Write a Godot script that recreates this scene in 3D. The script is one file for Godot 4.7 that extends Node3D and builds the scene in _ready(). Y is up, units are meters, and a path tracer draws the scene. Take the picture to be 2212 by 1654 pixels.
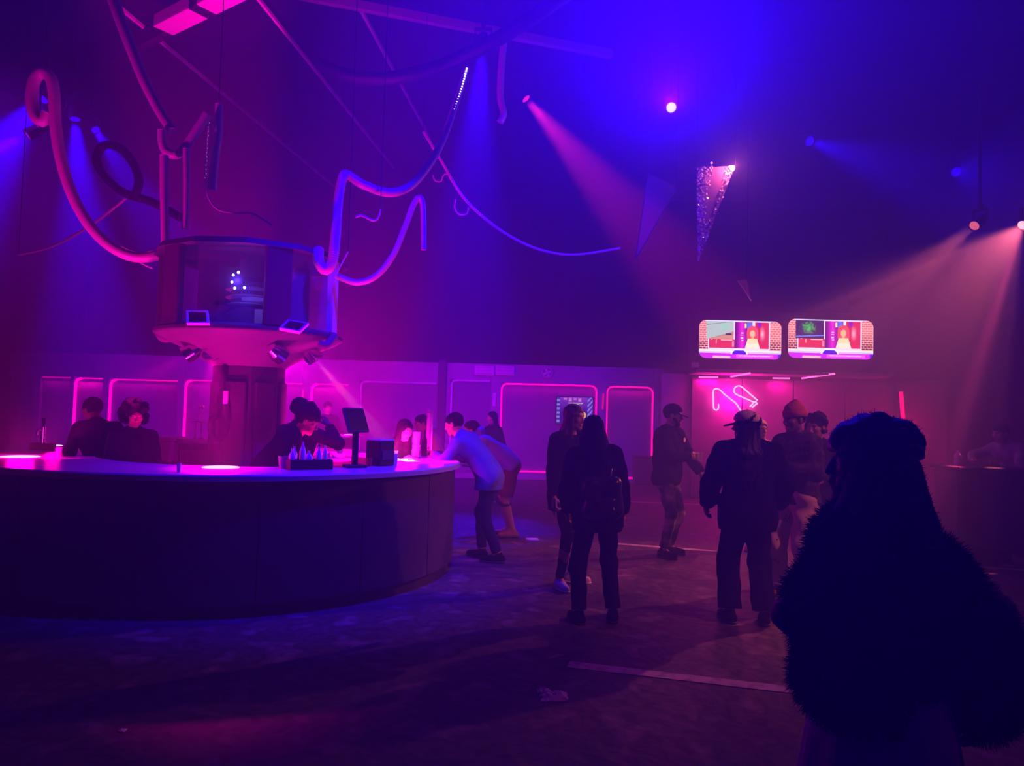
extends Node3D
# A warehouse night club: round bar under a machine-like pod, ribbed ducts, haze and coloured spotlights.

const W := 2212.0
const H := 1654.0
const FOCAL := 1597.0          # pixels: a phone's main lens
const EYE := Vector3(0, 1.58, 0)
const PITCH := 2.5
const ROLL := 1.5
const EXPO := 64.0              # the camera's exposure; every lamp is given as the picture shows it, divided by this
const BAR := Vector3(-2.72, 0, -7.65)   # centre of the round bar
const BAR_TOP := 1.08

var cam_r: Vector3
var cam_u: Vector3
var cam_f: Vector3
var M := {}
var used := {}


func _ready() -> void:
	# ---- camera
	var p := deg_to_rad(PITCH)
	var r := deg_to_rad(ROLL)
	cam_f = Vector3(0, sin(p), -cos(p))
	var up0 := Vector3(0, cos(p), sin(p))
	cam_r = Vector3.RIGHT * cos(r) + up0 * sin(r)
	cam_u = up0 * cos(r) - Vector3.RIGHT * sin(r)
	var cam := Camera3D.new()
	cam.name = "camera"
	cam.transform = Transform3D(Basis(cam_r, cam_u, -cam_f), EYE)
	cam.fov = rad_to_deg(2.0 * atan(H / 2.0 / FOCAL))
	cam.near = 0.05
	cam.far = 200.0
	add_child(cam)
	cam.current = true
	# ---- air and exposure
	var e := Environment.new()
	e.background_mode = Environment.BG_COLOR
	e.background_color = Color.BLACK
	e.tonemap_mode = Environment.TONE_MAPPER_LINEAR
	e.tonemap_exposure = EXPO
	e.volumetric_fog_enabled = true
	e.volumetric_fog_density = 0.032
	e.volumetric_fog_albedo = Color(1, 1, 1)
	e.volumetric_fog_anisotropy = 0.3
	e.sdfgi_enabled = true
	e.ssao_enabled = true
	e.ssil_enabled = true
	var we := WorldEnvironment.new()
	we.name = "air"
	we.environment = e
	add_child(we)
	# ---- colours of the lamps
	var blue := Color(0.018, 0.0, 1.0)
	var blueviolet := Color(0.30, 0.0, 1.0)
	var pink := Color(1.0, 0.0, 0.42)
	var violet := Color(0.62, 0.0, 1.0)
	var amber := Color(1.0, 0.145, 0.17)
	var rose := Color(1.0, 0.05, 0.26)
	materials()
	# ---- moving-head lamps under the roof: place, aim, colour, energy, half-angle, softness
	lamp(at(1450, 232, 15.5), Vector3(0.0, 3.5, -0.5), blue, 1250.0, 11.5, 1.0, "blazing blue lamp aimed straight out through the haze, high above the glittering shard", 1.7, 0.11, true)
	lamp(at(1750, 305, 17.0), at(2500, 560, 10.0), blue, 90.0, 13.0, 0.8, "blue moving-head lamp throwing a soft beam towards the upper side wall, beside the blazing one", 1.2, 0.12)
	lamp(at(2065, 371, 17.5), at(2600, 420, 8.0), blue, 20.0, 16.0, 0.9, "small dim blue lamp glowing alone above the two amber spotlights", 1.2, 0.11)
	lamp(at(1137, 214, 14.0), at(1640, 790, 12.5), Color(1.0, 0.012, 0.30), 165.0, 11.5, 0.7, "spotlight with a rosy beam slanting down from the roof centre", 1.2, 0.09)
	lamp(at(2104, 488, 11.5), at(1760, 760, 10.0), amber, 36.0, 10.0, 0.7, "amber spotlight with a short soft beam, the inner one of the pair at the wall", 1.0, 0.08)
	lamp(at(2209, 487, 10.0), at(1880, 820, 8.6), amber, 38.0, 23.0, 0.7, "bright amber spotlight with a fan of beams at the edge of the view", 6.0, 0.07)
	lamp(at(1042, 112, 12.0), at(1000, 700, 11.0), blue, 260.0, 13.0, 0.8, "blue lamp behind the sagging duct, shining straight down", 1.2, 0.10)
	lamp(at(90, 214, 12.0), at(-160, 520, 10.5), blue, 300.0, 20.0, 0.8, "blue lamp seen through the curl of the big duct", 1.4, 0.10)
	lamp(at(162, 258, 12.8), at(190, 640, 12.2), blue, 300.0, 14.0, 0.8, "blue lamp beside the big duct, the middle of the row of three", 1.4, 0.09)
	lamp(at(207, 281, 13.6), at(330, 470, 12.8), blue, 110.0, 12.0, 0.8, "smallest blue lamp, above the dark loop of duct", 1.4, 0.08)
	lamp(at(58, 292, 11.0), at(-260, 440, 10.0), violet, 60.0, 12.0, 0.8, "faint violet lamp under the curl of the big duct", 0.4, 0.08)
	# narrow beams of the amber fan
	for f in [[1690, 700, 9.6, amber, 250.0, 1.9], [1880, 655, 9.4, amber, 170.0, 1.2], [2090, 860, 9.0, rose, 260.0, 2.8], [2175, 760, 9.2, amber, 70.0, 1.8]]:
		spot("beam", at(2207, 489, 9.9), at(f[0], f[1], f[2]), f[3], f[4], f[5], 1.0, 0.04)
	# ---- unseen wash lights added: blue on bar and low front, violet, pink, amber, rose
	wash("unseen_wash", Vector3(0.3, 8.05, -5.2), Vector3(-1.7, 0.9, -7.0), blue, 230.0, 19.0)
	wash("unseen_wash", Vector3(1.5, 7.6, -4.6), Vector3(0.2, 1.2, -18.0), blue, 330.0, 17.0)
	wash("unseen_wash", Vector3(-9.5, 6.5, -9.0), Vector3(-3.0, 1.0, -20.0), blueviolet, 120.0, 35.0)
	wash("unseen_wash", Vector3(-6.8, 0.4, -4.4), Vector3(-3.2, 4.3, -7.9), pink, 36.0, 25.0)
	wash("unseen_wash", Vector3(7.5, 5.6, -2.5), Vector3(2.2, 0.8, -6.7), amber, 46.0, 15.0)
	wash("unseen_wash", Vector3(7.0, 6.0, -2.0), Vector3(2.6, 0.0, -3.8), rose, 8.0, 22.0)
	room()
	roof_frame()
	facade()
	kiosk()
	bar()
	pod(pink)
	ducts()
	shards()
	bar_goods()
	people()


# ------------------------------------------------------------------ places
func ray(x: float, y: float) -> Vector3:
	return cam_f + cam_r * ((x - W / 2) / FOCAL) - cam_u * ((y - H / 2) / FOCAL)


func at(x: float, y: float, depth: float) -> Vector3:
	var d := ray(x, y)
	return EYE + d * (depth / -d.z)


func on_y(x: float, y: float, height: float) -> Vector3:
	var d := ray(x, y)
	return EYE + d * ((height - EYE.y) / d.y)


func pts(list: Array, depth: float) -> Array:
	# [x, y] or [x, y, depth] in the frame of the photograph -> points in the hall
	var out := []
	for q in list:
		out.append(at(q[0], q[1], q[2] if q.size() > 2 else depth))
	return out


# ------------------------------------------------------------------ meshes
class MB:
	var v := PackedVector3Array()
	var n := PackedVector3Array()
	var uv := PackedVector2Array()
	var col := PackedColorArray()
	var i := PackedInt32Array()

	func tri(a: Vector3, b: Vector3, c: Vector3, na: Vector3, nb: Vector3, nc: Vector3, ua := Vector2.ZERO, ub := Vector2.ZERO, uc := Vector2.ZERO) -> void:
		var k := v.size()
		if (b - a).cross(c - a).dot(na + nb + nc) > 0.0:
			v.append_array([a, c, b]); n.append_array([na, nc, nb]); uv.append_array([ua, uc, ub])
		else:
			v.append_array([a, b, c]); n.append_array([na, nb, nc]); uv.append_array([ua, ub, uc])
		i.append_array([k, k + 1, k + 2])

	func flat(a: Vector3, b: Vector3, c: Vector3, out: Vector3) -> void:
		var m := (b - a).cross(c - a)
		if m.length_squared() < 1e-16:
			return
		m = m.normalized()
		if m.dot(out) < 0: m = -m
		tri(a, b, c, m, m, m)

	func quad(a: Vector3, b: Vector3, c: Vector3, d: Vector3, out: Vector3, uvs := []) -> void:
		var m := (c - a).cross(d - b)
		if m.length_squared() < 1e-16:
			return
		m = m.normalized()
		if m.dot(out) < 0: m = -m
		var q: Array = uvs if uvs else [Vector2(0, 0), Vector2(1, 0), Vector2(1, 1), Vector2(0, 1)]
		tri(a, b, c, m, m, m, q[0], q[1], q[2])
		tri(a, c, d, m, m, m, q[0], q[2], q[3])

	func box(c: Vector3, s: Vector3, b := Basis.IDENTITY, ch := 0.0) -> MB:
		var h := s / 2
		ch = minf(ch, minf(h.x, minf(h.y, h.z)) * 0.9)
		var P := func(sg: Vector3, ax: int) -> Vector3:
			var q := Vector3(sg.x * (h.x - ch), sg.y * (h.y - ch), sg.z * (h.z - ch))
			q[ax] = sg[ax] * h[ax]
			return c + b * q
		for ax in 3:
			var u := (ax + 1) % 3
			var w := (ax + 2) % 3
			for sg in [-1.0, 1.0]:
				var cs := []
				for k in [[-1, -1], [1, -1], [1, 1], [-1, 1]]:
					var q := Vector3.ZERO
					q[ax] = sg; q[u] = k[0]; q[w] = k[1]
					cs.append(P.call(q, ax))
				var o := Vector3.ZERO
				o[ax] = sg
				quad(cs[0], cs[1], cs[2], cs[3], b * o)
			if ch > 0:
				for s1 in [-1.0, 1.0]:
					for s2 in [-1.0, 1.0]:
						var q0 := Vector3.ZERO
						q0[u] = s1; q0[w] = s2; q0[ax] = -1
						var q1 := q0
						q1[ax] = 1
						var o2 := Vector3.ZERO
						o2[u] = s1; o2[w] = s2
						quad(P.call(q0, u), P.call(q1, u), P.call(q1, w), P.call(q0, w), b * o2)
		if ch > 0:
			for sx in [-1.0, 1.0]:
				for sy in [-1.0, 1.0]:
					for sz in [-1.0, 1.0]:
						var q := Vector3(sx, sy, sz)
						flat(P.call(q, 0), P.call(q, 1), P.call(q, 2), b * q)
		return self

	func tube(p: Array, r, seg := 10, caps := true) -> MB:
		# p: points; r: one radius or one for each point
		var t: Vector3 = (p[1] - p[0]).normalized()
		var s := t.cross(Vector3.UP if absf(t.y) < 0.9 else Vector3.RIGHT).normalized()
		var k0 := v.size()
		var many := r is Array or r is PackedFloat32Array
		for a in p.size():
			var t2: Vector3 = (p[mini(a + 1, p.size() - 1)] - p[maxi(a - 1, 0)]).normalized()
			s = (s - t2 * s.dot(t2)).normalized()
			var w := t2.cross(s)
			var rr: float = r[a] if many else r
			var slope := 0.0
			if many:
				var l: float = (p[mini(a + 1, p.size() - 1)] - p[maxi(a - 1, 0)]).length()
				slope = (r[mini(a + 1, p.size() - 1)] - r[maxi(a - 1, 0)]) / maxf(l, 1e-6)
			for q in seg:
				var g := TAU * q / seg
				var o := s * cos(g) + w * sin(g)
				v.append(p[a] + o * rr)
				n.append((o - t2 * clampf(slope, -2, 2)).normalized())
				uv.append(Vector2(float(q) / seg, a))
			if a > 0:
				for q in seg:
					var q2 := (q + 1) % seg
					var a0 := k0 + (a - 1) * seg + q
					var a1 := k0 + (a - 1) * seg + q2
					var b0 := k0 + a * seg + q
					var b1 := k0 + a * seg + q2
					i.append_array([a0, b1, a1, a0, b0, b1])
		if caps:
			for en in [0, p.size() - 1]:
				var o: Vector3 = (p[0] - p[1]) if en == 0 else (p[en] - p[en - 1])
				for q in seg:
					flat(p[en], v[k0 + en * seg + q], v[k0 + en * seg + (q + 1) % seg], o)
		return self

	func lathe(prof: Array, seg: int, xf := Transform3D.IDENTITY, smooth := false) -> MB:
		for a in prof.size() - 1:
			var p0: Vector2 = prof[a]
			var p1: Vector2 = prof[a + 1]
			var d := p1 - p0
			var m := Vector2(d.y, -d.x).normalized()
			var m0 := m
			var m1 := m
			if smooth:
				if a > 0:
					var e: Vector2 = p0 - prof[a - 1]
					m0 = (m + Vector2(e.y, -e.x).normalized()).normalized()
				if a < prof.size() - 2:
					var e2: Vector2 = prof[a + 2] - p1
					m1 = (m + Vector2(e2.y, -e2.x).normalized()).normalized()
			var k := v.size()
			for q in seg + 1:
				var g := TAU * q / seg
				var c := Vector3(cos(g), 0, sin(g))
				v.append(xf * (c * p0.x + Vector3.UP * p0.y)); n.append((xf.basis * (c * m0.x + Vector3.UP * m0.y)).normalized()); uv.append(Vector2(float(q) / seg, 0))
				v.append(xf * (c * p1.x + Vector3.UP * p1.y)); n.append((xf.basis * (c * m1.x + Vector3.UP * m1.y)).normalized()); uv.append(Vector2(float(q) / seg, 1))
			for q in seg:
				var b := k + q * 2
				i.append_array([b, b + 2, b + 3, b, b + 3, b + 1])
		return self

	func prism(poly: PackedVector2Array, depth: float, xf := Transform3D.IDENTITY, uvbox := false) -> MB:
		# a flat outline (x, y) given thickness from z = 0 back to z = -depth
		var t := Geometry2D.triangulate_polygon(poly)
		var lo := poly[0]
		var hi := poly[0]
		for q in poly:
			lo = lo.min(q); hi = hi.max(q)
		var f := xf.basis * Vector3.BACK
		for a in range(0, t.size(), 3):
			var c := []
			var u := []
			for b in 3:
				var q := poly[t[a + b]]
				c.append(Vector3(q.x, q.y, 0))
				u.append(Vector2((q.x - lo.x) / (hi.x - lo.x), (hi.y - q.y) / (hi.y - lo.y)) if uvbox else q)
			tri(xf * c[0], xf * c[1], xf * c[2], f, f, f, u[0], u[1], u[2])
			var z := Vector3(0, 0, -depth)
			tri(xf * (c[0] + z), xf * (c[1] + z), xf * (c[2] + z), -f, -f, -f, u[0], u[1], u[2])
		var mid := Vector2.ZERO
		for q in poly: mid += q / poly.size()
		var cw := Geometry2D.is_polygon_clockwise(poly)
		for a in poly.size():
			var p0 := poly[a]
			var p1 := poly[(a + 1) % poly.size()]
			var o := (p1 - p0).orthogonal() * (-1.0 if cw else 1.0)
			var oo := xf.basis * Vector3(o.y * 0 + (p1.y - p0.y), -(p1.x - p0.x), 0) * (-1.0 if cw else 1.0)
			quad(xf * Vector3(p0.x, p0.y, 0), xf * Vector3(p1.x, p1.y, 0), xf * Vector3(p1.x, p1.y, -depth), xf * Vector3(p0.x, p0.y, -depth), oo)
		return self

	func sphere(c: Vector3, r: float, seg := 12, sc := Vector3.ONE) -> MB:
		var prof := []
		var m := maxi(4, seg / 2)
		for a in m + 1:
			var g := PI * a / m - PI / 2
			prof.append(Vector2(maxf(cos(g), 0.0) * r, sin(g) * r))
		return lathe(prof, seg, Transform3D(Basis.from_scale(sc), c), true)

	func arc_wall(c: Vector3, r0: float, r1: float, y0: float, y1: float, a0: float, a1: float, seg: int, ch := 0.0, uneven := false) -> MB:
		# a curved board: angles in degrees, 0 towards +z (the camera), growing towards +x
		var prof := [Vector2(r0, y0), Vector2(r1, y0), Vector2(r1, y1 - ch), Vector2(r1 - ch, y1), Vector2(r0, y1), Vector2(r0, y0)]
		var pt := func(g: float, q0: Vector2) -> Vector3:
			var q := q0
			if uneven: q.x += (0.22 * cos(g - 2.094) - 0.17) * (1.0 if q.x < (r0 + r1) / 2 or r1 - r0 < 0.1 else 0.0)
			return c + Vector3(sin(g) * q.x * (1.22 if sin(g) < 0.0 else 1.0), q.y, cos(g) * q.x)
		for s in seg:
			var g0 := deg_to_rad(lerpf(a0, a1, float(s) / seg))
			var g1 := deg_to_rad(lerpf(a0, a1, float(s + 1) / seg))
			for a in 5:
				var q0: Vector2 = prof[a]
				var q1: Vector2 = prof[a + 1]
				if q0.is_equal_approx(q1): continue
				var m := Vector2((q1 - q0).y, -(q1 - q0).x).normalized()
				var n0 := Vector3(sin(g0) * m.x, m.y, cos(g0) * m.x)
				var n1 := Vector3(sin(g1) * m.x, m.y, cos(g1) * m.x)
				var A: Vector3 = pt.call(g0, q0)
				var B: Vector3 = pt.call(g1, q0)
				var C: Vector3 = pt.call(g1, q1)
				var D: Vector3 = pt.call(g0, q1)
				tri(A, B, C, n0, n1, n1)
				tri(A, C, D, n0, n1, n0)
		if a1 - a0 < 359.0:
			for g in [deg_to_rad(a0), deg_to_rad(a1)]:
				var side := Vector3(cos(g), 0, -sin(g)) * (1.0 if g == deg_to_rad(a1) else -1.0)
				quad(pt.call(g, prof[0]), pt.call(g, prof[1]), pt.call(g, prof[2]), pt.call(g, prof[4]), side)
				flat(pt.call(g, prof[2]), pt.call(g, prof[3]), pt.call(g, prof[4]), side)
		return self

	func add(o: MB, xf := Transform3D.IDENTITY) -> MB:
		var k := v.size()
		v.append_array(xf * o.v)
		for m in o.n: n.append((xf.basis * m).normalized())
		uv.append_array(o.uv)
		if o.col.size(): col.append_array(o.col)
		for a in o.i: i.append(a + k)
		return self

	func mesh(back := Transform3D.IDENTITY) -> ArrayMesh:
		var a := []
		a.resize(Mesh.ARRAY_MAX)
		a[Mesh.ARRAY_VERTEX] = back * v
		if back.basis.is_equal_approx(Basis.IDENTITY):
			a[Mesh.ARRAY_NORMAL] = n
		else:
			var nn := PackedVector3Array()
			for m in n: nn.append((back.basis * m).normalized())
			a[Mesh.ARRAY_NORMAL] = nn
		if uv.size() == v.size(): a[Mesh.ARRAY_TEX_UV] = uv
		if col.size() == v.size() and col.size(): a[Mesh.ARRAY_COLOR] = col
		a[Mesh.ARRAY_INDEX] = i
		var m := ArrayMesh.new()
		m.add_surface_from_arrays(Mesh.PRIMITIVE_TRIANGLES, a)
		return m


func spline(p: Array, step := 0.02) -> Array:
	# an even run of points along a smooth curve through p
	var c := Curve3D.new()
	c.bake_interval = step
	for a in p.size():
		var t: Vector3 = (p[mini(a + 1, p.size() - 1)] - p[maxi(a - 1, 0)]) / 6.0
		var lim := 1.0
		c.add_point(p[a], -t * lim, t * lim)
	var out := []
	var l := c.get_baked_length()
	var m := maxi(2, int(l / step))
	for a in m + 1:
		out.append(c.sample_baked(l * a / m, true))
	return out


func ring_poly(w: float, h: float, r: float, seg := 5) -> PackedVector2Array:
	# a rectangle with round corners, about the origin
	var o := PackedVector2Array()
	for k in 4:
		var c := Vector2((w / 2 - r) * [1, -1, -1, 1][k], (h / 2 - r) * [1, 1, -1, -1][k])
		for s in seg + 1:
			var g := PI / 2 * (k + float(s) / seg)
			o.append(c + Vector2(cos(g), sin(g)) * r)
	return o


# ------------------------------------------------------------------ objects
func numbered(called: String) -> String:
	var k: int = used.get(called, 0)
	used[called] = k + 1
	return called if k == 0 else "%s_%03d" % [called, k]


func thing(called: String, label: String, category: String, where := Vector3.ZERO, yaw := 0.0, group := "") -> Node3D:
	var o := Node3D.new()
	o.name = numbered(called)
	o.position = where
	o.rotation.y = yaw
	add_child(o)
	o.set_meta("label", label)
	o.set_meta("category", category)
	if group: o.set_meta("group", group)
	return o


func part(parent: Node3D, called: String, b: MB, mat: Material, label := "", local := false) -> MeshInstance3D:
	# b is in world places, unless local
	var o := MeshInstance3D.new()
	o.name = called
	o.mesh = b.mesh(Transform3D.IDENTITY if local else world_of(parent).affine_inverse())
	o.material_override = mat
	if label: o.set_meta("label", label)
	parent.add_child(o, true)
	return o


func world_of(o: Node3D) -> Transform3D:
	var t := o.transform
	var q := o.get_parent()
	while q is Node3D and q != self:
		t = q.transform * t
		q = q.get_parent()
	return t


func solo(called: String, label: String, category: String, b: MB, mat: Material, group := "") -> MeshInstance3D:
	# a thing of one mesh, its origin at its base
	var lo := b.v[0]
	var hi := b.v[0]
	for q in b.v:
		lo = lo.min(q); hi = hi.max(q)
	var o := MeshInstance3D.new()
	o.name = numbered(called)
	o.position = Vector3((lo.x + hi.x) / 2, lo.y, (lo.z + hi.z) / 2)
	o.mesh = b.mesh(Transform3D(Basis.IDENTITY, -o.position))
	o.material_override = mat
	add_child(o)
	o.set_meta("label", label)
	o.set_meta("category", category)
	if group: o.set_meta("group", group)
	return o


func structure(called: String, b: MB, mat: Material) -> MeshInstance3D:
	var o := MeshInstance3D.new()
	o.name = called
	o.mesh = b.mesh()
	o.material_override = mat
	o.set_meta("kind", "structure")
	add_child(o)
	return o


# ------------------------------------------------------------------ materials
func noise_tex(freq: float, size: int, normal: bool, ramp: Gradient = null, bump := 4.0, sd := 1, kind := FastNoiseLite.TYPE_SIMPLEX_SMOOTH) -> NoiseTexture2D:
	var f := FastNoiseLite.new()
	f.noise_type = kind
	f.frequency = freq
	f.seed = sd
	f.fractal_octaves = 4
	var t := NoiseTexture2D.new()
	t.width = size
	t.height = size
	t.seamless = true
	t.noise = f
	t.as_normal_map = normal
	if normal: t.bump_strength = bump
	if ramp: t.color_ramp = ramp
	return t


func plain(c: Color, rough := 0.8, metal := 0.0) -> StandardMaterial3D:
	# c holds real-world (linear) base colour
	var m := StandardMaterial3D.new()
	m.albedo_color = c.linear_to_srgb()
	m.roughness = rough
	if rough >= 0.85: m.specular_mode = BaseMaterial3D.SPECULAR_DISABLED
	m.metallic = metal
	return m


func glow(c: Color, energy: float) -> StandardMaterial3D:
	var m := StandardMaterial3D.new()
	m.albedo_color = Color(0.3, 0.3, 0.3)
	m.emission_enabled = true
	m.emission = c.linear_to_srgb()
	m.emission_energy_multiplier = energy / EXPO
	m.roughness = 0.5
	return m


func cloth(c: Color, scale := 9.0) -> StandardMaterial3D:
	var m := plain(c, 0.92)
	m.uv1_triplanar = true
	m.uv1_scale = Vector3.ONE * scale
	m.normal_enabled = true
	m.normal_texture = M.cloth_n
	m.normal_scale = 0.6
	return m


func materials() -> void:
	M.cloth_n = noise_tex(0.02, 256, true, null, 6.0, 5)
	M.rough_n = noise_tex(0.05, 512, true, null, 5.0, 8)
	var g := Gradient.new()
	g.offsets = [0.0, 0.35, 0.55, 0.75, 1.0]
	g.colors = [Color(0.16, 0.16, 0.16), Color(0.30, 0.29, 0.29), Color(0.22, 0.21, 0.21), Color(0.36, 0.35, 0.34), Color(0.48, 0.46, 0.45)]
	var fl := plain(Color(1, 1, 1), 0.62)
	fl.albedo_texture = noise_tex(0.012, 1024, false, g, 1.0, 21)
	fl.uv1_triplanar = true
	fl.uv1_world_triplanar = true
	fl.uv1_scale = Vector3.ONE * 0.23
	fl.normal_enabled = true
	fl.normal_texture = M.rough_n
	fl.normal_scale = 0.18
	M.floor = fl
	var paint := plain(Color(0.62, 0.60, 0.58), 0.7)
	paint.uv1_triplanar = true
	paint.uv1_world_triplanar = true
	paint.uv1_scale = Vector3.ONE * 1.5
	var g2 := Gradient.new()
	g2.offsets = [0.0, 0.4, 1.0]
	g2.colors = [Color(0.55, 0.55, 0.55), Color(0.9, 0.9, 0.9), Color(1, 1, 1)]
	paint.albedo_texture = noise_tex(0.02, 256, false, g2, 1.0, 3)
	M.paint = paint
	M.hall = plain(Color(0.035, 0.035, 0.04), 0.9)
	M.roof = plain(Color(0.02, 0.02, 0.022), 0.9)
	M.steel = plain(Color(0.75, 0.75, 0.76), 0.6)
	M.palesteel = plain(Color(0.62, 0.62, 0.62), 0.6)
	M.black = plain(Color(0.012, 0.012, 0.014), 0.6)
	M.blackgloss = plain(Color(0.01, 0.01, 0.012), 0.2)
	M.wall = plain(Color(0.34, 0.34, 0.36), 0.75)
	M.panel = plain(Color(0.22, 0.22, 0.24), 0.8)
	M.white = plain(Color(0.75, 0.75, 0.75), 0.55)
	M.counter = plain(Color(0.45, 0.45, 0.47), 0.3)
	M.barfront = plain(Color(0.035, 0.03, 0.035), 0.55)
	M.pod = plain(Color(0.06, 0.055, 0.06), 0.7)
	M.poddark = plain(Color(0.05, 0.03, 0.035), 0.7)
	M.bowl = plain(Color(0.12, 0.12, 0.12), 0.6)
	M.chrome = plain(Color(0.75, 0.75, 0.75), 0.15, 1.0)
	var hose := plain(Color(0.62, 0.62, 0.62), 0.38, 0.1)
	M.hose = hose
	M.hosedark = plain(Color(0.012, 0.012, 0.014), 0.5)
	M.neon = glow(Color(1.0, 0.0, 0.27), 1.6)
	M.neonred = glow(Color(1.0, 0.0, 0.11), 1.5)
	M.neonhot = glow(Color(1.0, 0.55, 0.85), 2.0)
	var gl := StandardMaterial3D.new()
	gl.albedo_color = Color(0.8, 0.85, 1.0, 0.10)
	gl.transparency = BaseMaterial3D.TRANSPARENCY_ALPHA
	gl.roughness = 0.08
	M.glass = gl
	M.hair = plain(Color(0.008, 0.006, 0.008), 0.75)
	M.hair.metallic_specular = 0.2


# ------------------------------------------------------------------ lights
func spot(called: String, from: Vector3, to: Vector3, c: Color, energy: float, half: float, soft: float, size: float) -> SpotLight3D:
	var l := SpotLight3D.new()
	l.name = numbered(called)
	l.position = from
	l.basis = Basis.looking_at((to - from).normalized(), Vector3.UP if absf((to - from).normalized().y) < 0.98 else Vector3.RIGHT)
	l.light_color = c.linear_to_srgb()
	l.light_energy = energy / EXPO
	l.spot_angle = half
	l.spot_angle_attenuation = soft
	l.spot_attenuation = 2.0
	l.spot_range = 60.0
	l.light_size = size
	l.shadow_enabled = true
	add_child(l)
	return l


func omni(called: String, from: Vector3, c: Color, energy: float, size := 0.05) -> OmniLight3D:
	var l := OmniLight3D.new()
	l.name = numbered(called)
	l.position = from
	l.light_color = c.linear_to_srgb()
	l.light_energy = energy / EXPO
	l.omni_attenuation = 2.0
	l.omni_range = 40.0
	l.light_size = size
	l.shadow_enabled = true
	add_child(l)
	return l


func roof_at(p: Vector3) -> float:
	return 7.75 + 0.072 * -p.z


func lamp(from: Vector3, to: Vector3, c: Color, energy: float, half: float, soft: float, label: String, face := 2.0, r := 0.1, white := false) -> void:
	# a moving head on a drop pipe: clamp, yoke, head and a glowing lens, with the light just in front of the lens
	var d := (to - from).normalized()
	var b := Basis.looking_at(d, Vector3.UP if absf(d.y) < 0.98 else Vector3.RIGHT)
	var t := thing("stage_lamp", label, "lamp", from)
	var x := Transform3D(b * Basis(Vector3.RIGHT, -PI / 2), from)      # the lathe's y runs along the beam
	part(t, "head", MB.new().lathe([Vector2(0.0, -0.36), Vector2(r * 0.7, -0.34), Vector2(r, -0.2), Vector2(r * 1.15, -0.03), Vector2(r * 1.15, 0.0), Vector2(r * 0.97, 0.0), Vector2(r * 0.97, -0.03), Vector2(0, -0.03)], 20, x), M.black)
	var lc := c.lerp(Color(1, 1, 1), 0.75 if white else 0.0)
	part(t, "lens", MB.new().lathe([Vector2(r * 0.95, -0.012), Vector2(0.0, 0.0)], 12, x, true), glow(lc, face))
	var back := from - d * 0.18
	var top := Vector3(back.x, back.y + r * 2.3, back.z)
	var side := b.x * (r * 1.35)
	part(t, "yoke", MB.new().box(back + side + (top - back) / 2, Vector3(0.02, (top - back).length(), 0.05)).box(back - side + (top - back) / 2, Vector3(0.02, (top - back).length(), 0.05)).box(top, Vector3(r * 2.9, 0.03, 0.08), Basis(Vector3.UP, atan2(-side.z, side.x)), 0.005), M.black)
	var roof := Vector3(top.x, roof_at(top) + 0.055, top.z)
	part(t, "drop_pipe", MB.new().tube([top, roof], 0.024, 8), M.black)
	part(t, "clamp", MB.new().box(top + Vector3(0, 0.05, 0), Vector3(0.07, 0.09, 0.07), Basis.IDENTITY, 0.01), M.black)
	spot("stage_lamp_light", from + d * 0.03, to, c, energy, half, soft, r * 0.8)


func wash(called: String, from: Vector3, to: Vector3, c: Color, energy: float, half: float) -> void:
	spot(called, from, to, c, energy, half, 1.0, 0.15)


# ------------------------------------------------------------------ the hall
const FACADE := 18.3
const KIOSK := 15.0


func room() -> void:
	var b := MB.new().box(Vector3(0, -0.15, -11), Vector3(30, 0.3, 34))
	var fl := structure("floor", b, M.floor)
	# painted bay lines, worn, a hair proud of the concrete
	var lines := [
		[[1228, 1435], [1722, 1492], 0.115], [[1722, 1492], [2330, 1562], 0.115],
		[[1290, 1081], [1700, 1096], 0.10], [[1300, 1172], [1560, 1192], 0.12], [[1560, 1192], [1700, 1200], 0.12],
		[[2060, 1221], [2330, 1239], 0.10], [[2050, 1170], [2183, 1222], 0.10],
		[[1522, 1079], [1556, 1093], 0.09],
	]
	for q in lines:
		var a := on_y(q[0][0], q[0][1], 0.0)
		var c := on_y(q[1][0], q[1][1], 0.0)
		var d := (c - a).normalized()
		var s: Vector3 = d.cross(Vector3.UP) * float(q[2]) / 2
		var o := MB.new()
		var up := Vector3(0, 0.004, 0)
		o.quad(a - s + up, a + s + up, c + s + up, c - s + up, Vector3.UP)
		for e in [[a - s, c - s, -s], [a + s, c + s, s], [a - s, a + s, -d], [c - s, c + s, d]]:
			o.quad(e[0], e[1], e[1] + up, e[0] + up, e[2])
		part(fl, "painted_line", o, M.paint)
	# shell
	structure("wall_left", MB.new().box(Vector3(-12.6, 4.5, -11), Vector3(0.3, 9.6, 34)), M.hall)
	structure("wall_right", MB.new().box(Vector3(12.6, 4.5, -11), Vector3(0.3, 9.6, 34)), M.hall)
	structure("wall_rear", MB.new().box(Vector3(0, 5.0, -27.5), Vector3(25.4, 10.6, 0.3)), M.hall)
	structure("wall_front", MB.new().box(Vector3(0, 4.0, 5.6), Vector3(25.4, 8.4, 0.3)), M.hall)
	var rb := Basis(Vector3.RIGHT, atan(0.072))
	structure("ceiling", MB.new().box(Vector3(0, roof_at(Vector3(0, 0, -11)) + 0.16, -11), Vector3(25.4, 0.2, 34), rb), M.roof)


func line3(x0: float, y0: float, x1: float, y1: float, d0: float, d1: float) -> Array:
	return [at(x0, y0, d0), at(x1, y1, d1)]


func beam(called: String, a: Vector3, c: Vector3, w: float, h: float) -> MB:
	var d := (c - a).normalized()
	var s := d.cross(Vector3.UP).normalized()
	return MB.new().box((a + c) / 2, Vector3(w, h, (a - c).length()), Basis(s, s.cross(-d).normalized() * -1.0, -d).orthonormalized(), 0.01)


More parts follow.
